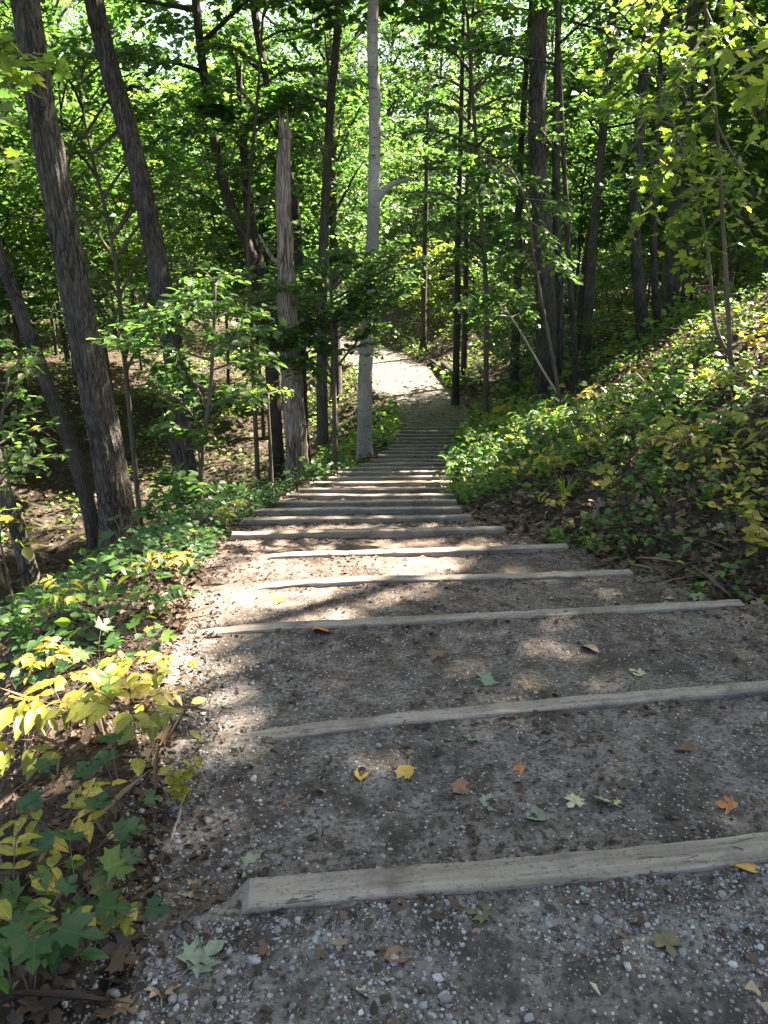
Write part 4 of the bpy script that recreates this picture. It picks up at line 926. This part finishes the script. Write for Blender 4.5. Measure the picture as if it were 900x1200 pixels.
def scatter(n, side, ylo, yhi, s_lo, s_hi, kinds, sc, seed):
    rg = np.random.default_rng(seed); c = 0; tr = 0; spots = []
    while c < n and tr < n * 40:
        tr += 1
        y = ylo + (yhi - ylo) * rg.random(); off = s_lo + (s_hi - s_lo) * rg.random() ** 1.3
        x = xl(y) - off if side == 'left' else xr(y) + off
        px, py, dep = to_px((x, y, g1(x, y)))
        if not (-60 < px < 960 and py < 1260): continue
        if any((x - a) ** 2 + (y - b) ** 2 < (.16 + .012 * y) ** 2 for a, b in spots): continue
        spots.append((x, y)); c += 1
        kind, m = kinds[rg.integers(len(kinds))]
        lab = f'{COL_L[m.name]} {KIND_L[kind]} {"left of" if side == "left" else "on the bank right of"} the {NEAR(y)} timber'
        if y > 22: lab = f'{COL_L[m.name]} {KIND_L[kind]} {"left" if side == "left" else "right"} of the trail past the last timber'
        plant(kind, m, x, y, sc * rg.uniform(.7, 1.25), lab, f'{COL_L[m.name]} {KIND_L[kind]}s {side} of the trail', seed=seed + tr)
scatter(38, 'left', 3.2, 14, .02, 1.8, [('compound', M_PLANT), ('compound', M_PLANT_Y), ('lobed', M_PLANT), ('lobed', M_PLANT_D), ('round', M_PLANT), ('small', M_PLANT), ('small', M_PLANT_D), ('small', M_PLANT)], .85, 21)
scatter(100, 'right', 3.6, 14, .4, 5.5, [('compound', M_PLANT_Y), ('lobed', M_PLANT_Y), ('compound', M_PLANT), ('compound', M_PLANT_Y), ('lobed', M_PLANT), ('round', M_PLANT), ('round', M_PLANT_Y), ('small', M_PLANT), ('small', M_PLANT_Y), ('small', M_PLANT)], .85, 22)
scatter(28, 'right', 4.2, 8, .6, 3.4, [('compound', M_PLANT_Y), ('compound', M_PLANT), ('small', M_PLANT_Y), ('round', M_PLANT)], .8, 26)
scatter(70, 'right', 7.6, 13.5, .0, 1.5, [('small', M_PLANT), ('round', M_PLANT), ('compound', M_PLANT), ('small', M_PLANT), ('tuft', M_PLANT)], 1.1, 23)
scatter(40, 'right', 13, 30, .2, 6, [('compound', M_PLANT), ('round', M_PLANT), ('lobed', M_PLANT_Y), ('round', M_PLANT_Y)], 1.3, 24)
scatter(14, 'left', 13, 32, .2, 4, [('compound', M_PLANT), ('round', M_PLANT)], 1.2, 25)
p = hit(660, 590); plant('tuft', M_PLANT, p[0], p[1], 1.2, 'bright green grassy tuft at the foot of the right bank', None, name='grass_tuft', seed=5)

# ground cover and leaf litter: nobody could count them
def carpet(name, n, spots_fn, tmpl, m, size, lift, flat, tint, seed):
    rg = np.random.default_rng(seed); x, y = spots_fn(rg, n)
    C = np.stack([x, y, gz(x, y)], -1); C[:, 2] += rg.uniform(*lift, len(x))
    G = Geo(); place_leaves(G, tmpl, C, rg.normal(0, 1, (len(x), 3)) * [1, 1, .25], [0, 0, 1] + rg.normal(0, flat, (len(x), 3)), rg.uniform(*size, len(x)), np.clip(rg.normal(tint, .24, len(x)), 0, 1))
    o = link(name, G.mesh(name, m)); tag(o, kind='stuff'); return o
def seen(x, y):
    z_ = gz(x, y, False); zz = z_ - CAM_H; dep = y * CP - zz * SP
    px = 450 + FPX * x / np.maximum(dep, .01); py = 600 - FPX * (y * SP + zz * CP) / np.maximum(dep, .01)
    return (dep > .3) & (px > -120) & (px < 1020) & (py < 1300)
def fld(side, ylo, yhi, smax_, pw=1.3, patch=None):
    def f(rg, n):
        y = ylo + (yhi - ylo) * rg.random(n * 4) ** pw; off = smax_ * rg.random(n * 4) ** 1.5
        sd = np.where(rg.random(n * 4) < .5, -1, 1) if side == 0 else side
        x = np.where(sd < 0, xl(y) - off, xr(y) + off)
        k = seen(x, y)
        if patch is not None: k &= (N1(x, y) * .6 + N3(x, y) * .6 + rg.normal(0, .3, len(x))) > patch
        return x[k][:n], y[k][:n]
    return f
carpet('leaf_litter', 9000, fld(-1, .6, 5.5, 2.6), hexleaf(.3, .12, .15), M_DRY, (.008, .036), (-.004, .012), .5, .1, 43)  # fine litter on dark soil; low tint also paints in the shade there
carpet('leaf_litter', 30000, fld(0, 3.6, 16, 9), hexleaf(.34, .12, .15), M_DRY, (.018, .065), (-.005, .02), .45, .36, 31)
carpet('leaf_litter', 16000, fld(0, 14, 60, 22), hexleaf(.36, .12, .15), M_DRY, (.07, .17), (0, .04), .4, .3, 32)
carpet('ground_cover', 7500, fld(1, 6, 16, 7.5, 1, .45), hexleaf(.36), M_PLANT, (.03, .075), (.02, .2), .5, .45, 33)
carpet('ground_cover', 3600, fld(-1, 2.9, 14, 2.4, 1, .25), hexleaf(.36), M_PLANT_D, (.03, .075), (.02, .16), .5, .4, 34)
carpet('ground_cover', 26000, fld(0, 15, 62, 22, 1, .0), hexleaf(.38), M_PLANT, (.08, .18), (.03, .4), .5, .5, 35)
def edge(rg, n):
    y = .7 + 9 * rg.random(n) ** 1.3; sd = rg.random(n) < .5
    off = np.abs(rg.normal(0, .14, n)); x = np.where(sd, xl(y) + off, xr(y) - off * 1.6); return x, y
carpet('leaf_litter', 4200, edge, hexleaf(.3, .12, .1), M_DRY, (.008, .035), (-.002, .008), .4, .15, 36)
def on_path(rg, n):
    y = .6 + 8.5 * rg.random(n) ** 1.4; f = rg.random(n); x = xl(y) + (xr(y) - xl(y)) * f
    k = (N1(x, y) + N03(x, y) + rg.normal(0, .5, n)) > .1; return x[k], y[k]
carpet('leaf_litter', 13000, on_path, hexleaf(.3, .12, .1), M_DRY, (.006, .036), (-.002, .005), .35, .07, 37)

def at_timbers(rg, n):
    k = rg.integers(0, 7, n); f = rg.random(n); x = BL[k, 0] + (BR[k, 0] - BL[k, 0]) * f
    y = BC[k] + BM[k] * x + np.where(rg.random(n) < .5, .05 + np.abs(rg.normal(0, .05, n)), -.05 - np.abs(rg.normal(0, .03, n)))
    kk = (N03(x, y) + rg.normal(0, .6, n)) > .1; return x[kk], y[kk]
carpet('leaf_litter', 3600, at_timbers, hexleaf(.3, .12, .1), M_DRY, (.008, .04), (-.002, .008), .5, .2, 38)
def far_path(rg, n):
    y = 8 + 46 * rg.random(n); f = rg.random(n); x = xl(y) + (xr(y) - xl(y)) * np.where(rg.random(n) < .6, f, np.where(f < .5, f * .3, 1 - (1 - f) * .3))
    k = (N1(x, y) + rg.normal(0, .6, n)) > .1; return x[k], y[k]
carpet('leaf_litter', 5200, far_path, hexleaf(.34, .12, .12), M_DRY, (.03, .10), (0, .012), .4, .25, 50)
def bank_near(rg, n):
    y = -2 + 6.5 * rg.random(n); x = xr(y) + .03 + 4 * rg.random(n) ** 1.4; return x, y
carpet('leaf_litter', 9000, bank_near, hexleaf(.34, .12, .15), M_DRY, (.02, .07), (-.005, .02), .45, .4, 47)
carpet('leaf_litter', 1500, bank_near, lobed(9, .25), M_DRY, (.04, .09), (0, .03), .5, .5, 48)
carpet('ground_cover', 1600, bank_near, hexleaf(.36), M_PLANT, (.03, .08), (.02, .16), .5, .45, 49)
carpet('twig_litter', 1500, on_path, hexleaf(.035, .02, .05), M_DRY, (.02, .09), (.0, .006), .3, .12, 44)
carpet('twig_litter', 1800, fld(1, 3.6, 13, 4.5), hexleaf(.03, .02, .05), M_DRY, (.08, .35), (.01, .05), .6, .3, 45)
carpet('twig_litter', 900, fld(-1, .6, 14, 4), hexleaf(.03, .02, .05), M_DRY, (.05, .3), (.0, .04), .6, .3, 46)
carpet('leaf_litter', 420, on_path, lobed(8, .2), M_DRY, (.02, .055), (.002, .006), .3, .5, 39)
carpet('leaf_litter', 5200, fld(1, 3.6, 13, 4.5), lobed(9, .25), M_DRY, (.04, .10), (.0, .03), .5, .62, 40)
carpet('leaf_litter', 420, fld(-1, .6, 6, 1.6), lobed(11, .25), M_DRY, (.03, .08), (.0, .02), .45, .3, 41)
carpet('ground_cover', 3000, fld(1, 3.8, 9, 3.6, 1, .2), hexleaf(.36), M_PLANT, (.03, .07), (.02, .16), .5, .5, 42)

# gravel
def ico():
    t = (1 + 5 ** .5) / 2
    V = unit(np.array([(-1, t, 0), (1, t, 0), (-1, -t, 0), (1, -t, 0), (0, -1, t), (0, 1, t), (0, -1, -t), (0, 1, -t), (t, 0, -1), (t, 0, 1), (-t, 0, -1), (-t, 0, 1)], float))
    F = np.array([(0, 11, 5), (0, 5, 1), (0, 1, 7), (0, 7, 10), (0, 10, 11), (1, 5, 9), (5, 11, 4), (11, 10, 2), (10, 7, 6), (7, 1, 8), (3, 9, 4), (3, 4, 2), (3, 2, 6), (3, 6, 8), (3, 8, 9), (4, 9, 5), (2, 4, 11), (6, 2, 10), (8, 6, 7), (9, 8, 1)])
    return V, F
def ico2():
    V, F = ico(); V = list(map(tuple, V)); mem = {}; out = []
    def mid(a, b):
        k = (min(a, b), max(a, b))
        if k not in mem: V.append(tuple(unit((np.array(V[a]) + np.array(V[b])) / 2))); mem[k] = len(V) - 1
        return mem[k]
    for a, b, c in F:
        x, y_, z_ = mid(a, b), mid(b, c), mid(c, a); out += [(a, x, z_), (b, y_, x), (c, z_, y_), (x, y_, z_)]
    return np.array(V), np.array(out)
def gravel(n, rlo, rhi, fine, seed, where):
    rg = np.random.default_rng(seed); V0, F0 = ico2() if fine else ico()
    x, y = where(rg, n); n = len(x); r = rlo + (rhi - rlo) * rg.random(n) ** 2.5
    J = 1 + rg.normal(0, .15, (n, len(V0), 1)); sc = np.stack([rg.uniform(.75, 1.3, n), rg.uniform(.75, 1.3, n), rg.uniform(.5, .85, n)], -1)
    a = rg.uniform(0, 6.28, n); V = V0[None] * J * sc[:, None] * r[:, None, None]
    c, s = np.cos(a)[:, None], np.sin(a)[:, None]
    V = np.stack([V[..., 0] * c - V[..., 1] * s, V[..., 0] * s + V[..., 1] * c, V[..., 2]], -1)
    z_ = gz(x, y) + r * rg.uniform(-.15, .3, n)
    V += np.stack([x, y, z_], -1)[:, None]
    F = (F0[None] + (np.arange(n) * len(V0))[:, None, None]).reshape(-1, 3)
    t = np.clip(rg.normal(.42, .24, n), 0, 1)
    o = link('gravel', mesh_np('gravel', V.reshape(-1, 3), F, M_STONE, {'tint': np.repeat(t, len(V0))})); tag(o, kind='stuff')
def w_near(rg, n):
    y = rg.uniform(.55, 1.75, n * 3); f = rg.random(n * 3); x = xl(y) - .1 + (xr(y) - xl(y) + .1) * f
    yb = BC[0] + BM[0] * x; k = (y < yb - .05) & ((N03(x, y) + N1(x, y) * .6 + rg.normal(0, .6, n * 3)) > -.35)
    return x[k][:n], y[k][:n]
def w_edge(rg, n):
    y = rg.uniform(.7, 3.2, n); x = xl(y) + np.abs(rg.normal(0, .28, n)) - .12; return x, y
def w_all(rg, n):
    y = 1.5 + 5 * rg.random(n * 2) ** 1.5; f = rg.random(n * 2); x = xl(y) + (xr(y) - xl(y)) * f
    k = (N03(x, y) + N1(x, y) + rg.normal(0, .8, n * 2)) > .2
    yk = BC[None] + BM[None] * x[:, None]; k &= (np.abs(yk - y[:, None]) > .07).all(1)
    return x[k][:n], y[k][:n]
def fix(w):
    def f(rg, n):
        x, y = w(rg, n); yk = BC[None] + BM[None] * x[:, None]; k = (np.abs(yk - y[:, None]) > .06).all(1); return x[k], y[k]
    return f
gravel(650, .005, .013, True, 61, w_near); gravel(22000, .0014, .0055, False, 62, w_near)
gravel(300, .006, .013, True, 63, fix(w_edge)); gravel(4200, .002, .007, False, 64, fix(w_edge))
gravel(6500, .002, .006, False, 65, w_all); gravel(120, .006, .010, True, 66, w_all)

# ------------------------------------------------------------------ single fallen leaves, twigs, scraps
def leaf_mesh(shape, m, size, seed, curl):
    rg = np.random.default_rng(seed); V, Fs = (lobed(seed, curl) if shape == 'lobed' else oval(.12 + curl * .3, .34, curl))
    V = V * size; V = V - [0, size * .45, 0]; V[:, 2] += rg.normal(0, size * .02, len(V))
    G = Geo(); G.add(V, Fs); tube(G, np.array([[0, -.45, 0], [.02, -.65, .02], [0.05, -.85, .01]]) * size, [.0016, .0013, .001], 4)
    return G.mesh('fallen_leaf', m)
FALLEN = [(475, 909, 'oval', F_YEL, .075, 'long yellow fallen leaf lying between the two nearest timbers'), (423, 911, 'oval', F_YEL, .06, 'small dull yellow fallen leaf left of the long yellow one'),
 (541, 927, 'oval', F_BRN, .075, 'reddish brown curled fallen leaf between the two nearest timbers'), (499, 981, 'lobed', F_ORA, .075, 'orange brown fallen leaf just beyond the nearest timber'),
 (578, 945, 'lobed', F_PAL, .09, 'pale green torn fallen leaf right of the reddish brown curled leaf'), (625, 960, 'oval', F_PAL, .08, 'grey-green folded fallen leaf beyond the nearest timber'),
 (672, 942, 'lobed', F_CRM, .07, 'small cream fallen leaf beside the larger cream lobed leaf'), (709, 941, 'lobed', F_CRM, .10, 'large cream lobed fallen leaf between the two nearest timbers'),
 (852, 948, 'lobed', F_ORA, .075, 'orange fallen leaf near the right end of the nearest timber'), (553, 868, 'lobed', F_PAL, .08, 'pale green fallen leaf just below the second timber'),
 (566, 800, 'lobed', F_PAL, .11, 'large pale green fallen leaf just beyond the second timber'), (301, 1020, 'lobed', F_PAL, .10, 'pale green fallen leaf resting behind the nearest timber\'s cut end'),
 (205, 1182, 'lobed', F_ORA, .10, 'bright orange fallen leaf at the bottom beside the wood scrap'), (192, 1158, 'lobed', F_TAN, .08, 'pale tan fallen leaf between the wood scrap and the orange leaf'),
 (430, 1176, 'lobed', F_CRM, .07, 'cream crumpled fallen leaf on the gravel at the bottom centre'), (560, 1072, 'lobed', F_OLV, .07, 'dark olive fallen leaf close below the nearest timber'),
 (613, 1093, 'oval', F_OLV, .06, 'thin olive fallen leaf on the gravel in front of the nearest timber'), (876, 1020, 'oval', F_YEL, .06, 'yellow-orange fallen leaf leaning on the right end of the nearest timber'),
 (240, 1125, 'lobed', F_PAL, .11, 'pale green wilted fallen leaf on the gravel left of centre'), (252, 977, 'oval', F_YEL, .05, 'small yellow fallen leaf beside the bent twig'),
 (218, 1046, 'lobed', F_TAN, .08, 'tan fallen leaf in the gravel left of the nearest timber'), (882, 1182, 'lobed', F_TAN, .10, 'tan fallen leaf in the bottom right corner'),
 (782, 1110, 'lobed', F_OLV, .075, 'blackish brown fallen leaf on the gravel at lower right'), (465, 1124, 'oval', F_BRN, .06, 'dark brown fallen leaf on the gravel below the nearest timber'),
 (820, 704, 'lobed', F_GRN, .13, 'green fallen leaf lying on the third timber'), (712, 648, 'lobed', F_ORA, .14, 'orange fallen leaf at the right end of the fifth timber'),
 (378, 742, 'oval', F_ORA, .10, 'orange fallen leaf in the sunlit gravel below the third timber'), (325, 707, 'oval', F_YEL, .09, 'yellow fallen leaf in the sunlit dirt near the left edge'),
 (640, 828, 'oval', F_BRN, .09, 'brown fallen leaf touching the second timber'), (745, 790, 'lobed', F_CRM, .08, 'cream fallen leaf beyond the second timber, right of centre'),
 (510, 770, 'lobed', F_BRN, .09, 'dark brown fallen leaf midway between the second and third timbers'), (690, 762, 'oval', F_TAN, .08, 'tan fallen leaf midway between second and third timbers, right side'),
 (800, 880, 'oval', F_BRN, .07, 'brown fallen leaf below the second timber at right'), (345, 942, 'lobed', F_BRN, .08, 'brown fallen leaf on bare dirt beyond the nearest timber\'s left end'),
 (690, 1165, 'oval', F_CRM, .05, 'tiny cream fallen leaf on the gravel at the bottom'), (608, 905, 'oval', F_ORA, .05, 'small orange fallen leaf right of the reddish brown one')]
for i, (px, py, shape, m, size, lab) in enumerate(FALLEN):
    rg = np.random.default_rng(700 + i); p = hit(px, py)
    for k in range(NB):                                     # lying on a timber
        if abs(p[1] - BC[k] - BM[k] * p[0]) < .05 and p[0] > BL[k][0]: p[2] = max(p[2], BZ[k] + .003)
    o = link('fallen_leaf', leaf_mesh(shape, m, size * (.95 if shape == 'lobed' else 1.2), 700 + i, rg.uniform(.04, .18)), loc=(p[0], p[1], p[2] + size * .14))
    o.rotation_euler = (rg.normal(0, .15), rg.normal(0, .15), rg.uniform(0, 6.28)); tag(o, lab, 'leaf', 'fallen leaves on the trail')
def stick(px_pts, r, label, m, name='twig', lift=.01):
    P = np.array([hit(*q) for q in px_pts]); P[:, 2] += r + lift * np.sin(np.linspace(0, math.pi, len(P)))
    b = P[0].copy(); g = Geo(); S = smooth_path(P, 10); tube(g, S, np.linspace(r, r * .5, 10), 6, .08)
    if name == 'twig':
        q = S[6]; tube(g, np.stack([q, q + (S[8] - S[5]) * .6 + [.03, .01, .02]]), [r * .6, r * .3], 5)
    o = link(name, g.mesh(name, m, origin=b), loc=b); tag(o, label, name.replace('_', ' '))
stick([(198, 1000), (205, 975), (212, 955), (206, 930)], .006, 'bent grey twig at the left trail edge under the yellow oval leaves', B_PTWIG)
stick([(20, 970), (50, 945), (90, 930), (130, 925)], .006, 'long thin brown twig lying behind the cream-yellow seedling', B_TWIG)
stick([(458, 1118), (480, 1112), (500, 1110)], .005, 'short dark twig on the gravel in front of the nearest timber', B_TWIG)
stick([(486, 458), (500, 454), (516, 448)], .03, 'pale stick lying on the trail at the far bend', B_PTWIG)
stick([(540, 615), (560, 598), (590, 585)], .012, 'pale bare root at the foot of the right bank', B_PTWIG, 'root')
stick([(520, 432), (540, 448), (570, 456), (590, 452)], .16, 'dark fallen log along the right side of the far bend', B_DARK, 'fallen_log', .02)
stick([(505, 425), (520, 436), (532, 446)], .1, 'short dark fallen log end beside the far bend', B_DARK, 'fallen_log', .02)
stick([(250, 470), (262, 456), (282, 446), (300, 440)], .09, 'mossy fallen log on the ravine slope left of the dead tree', B_BROWN, 'fallen_log', .1)
stick([(60, 650), (90, 632), (120, 625)], .05, 'dark fallen branch on the ravine slope at far left', B_DARK, 'fallen_branch', .05)
def scrap():
    p = hit(165, 1178); q = np.random.default_rng(2); L, W, H = .085, .028, .012; V = []; n = 8
    for i in range(n):
        t = i / (n - 1); w = W * (1 - .35 * t) * (1 + .08 * q.normal()); y = (t - .5) * L
        for a, b in ((-w, 0), (-w * .8, H), (w * .7, H * 1.1), (w, 0)): V.append((a / 1, y + q.normal(0, .003), b + q.normal(0, .001)))
    F = [(i * 4 + j, (i + 1) * 4 + j, (i + 1) * 4 + (j + 1) % 4, i * 4 + (j + 1) % 4) for i in range(n - 1) for j in range(4)] + [(3, 2, 1, 0), (n * 4 - 4, n * 4 - 3, n * 4 - 2, n * 4 - 1)]
    o = link('wood_scrap', mesh_np('wood_scrap', np.array(V), np.array(F), M_SCRAP, smooth=False), loc=(p[0], p[1], p[2] + .003)); o.rotation_euler = (.05, .1, -.35)
    tag(o, 'flat splintered scrap of reddish wood at the bottom left of the trail', 'wood scrap')
scrap()
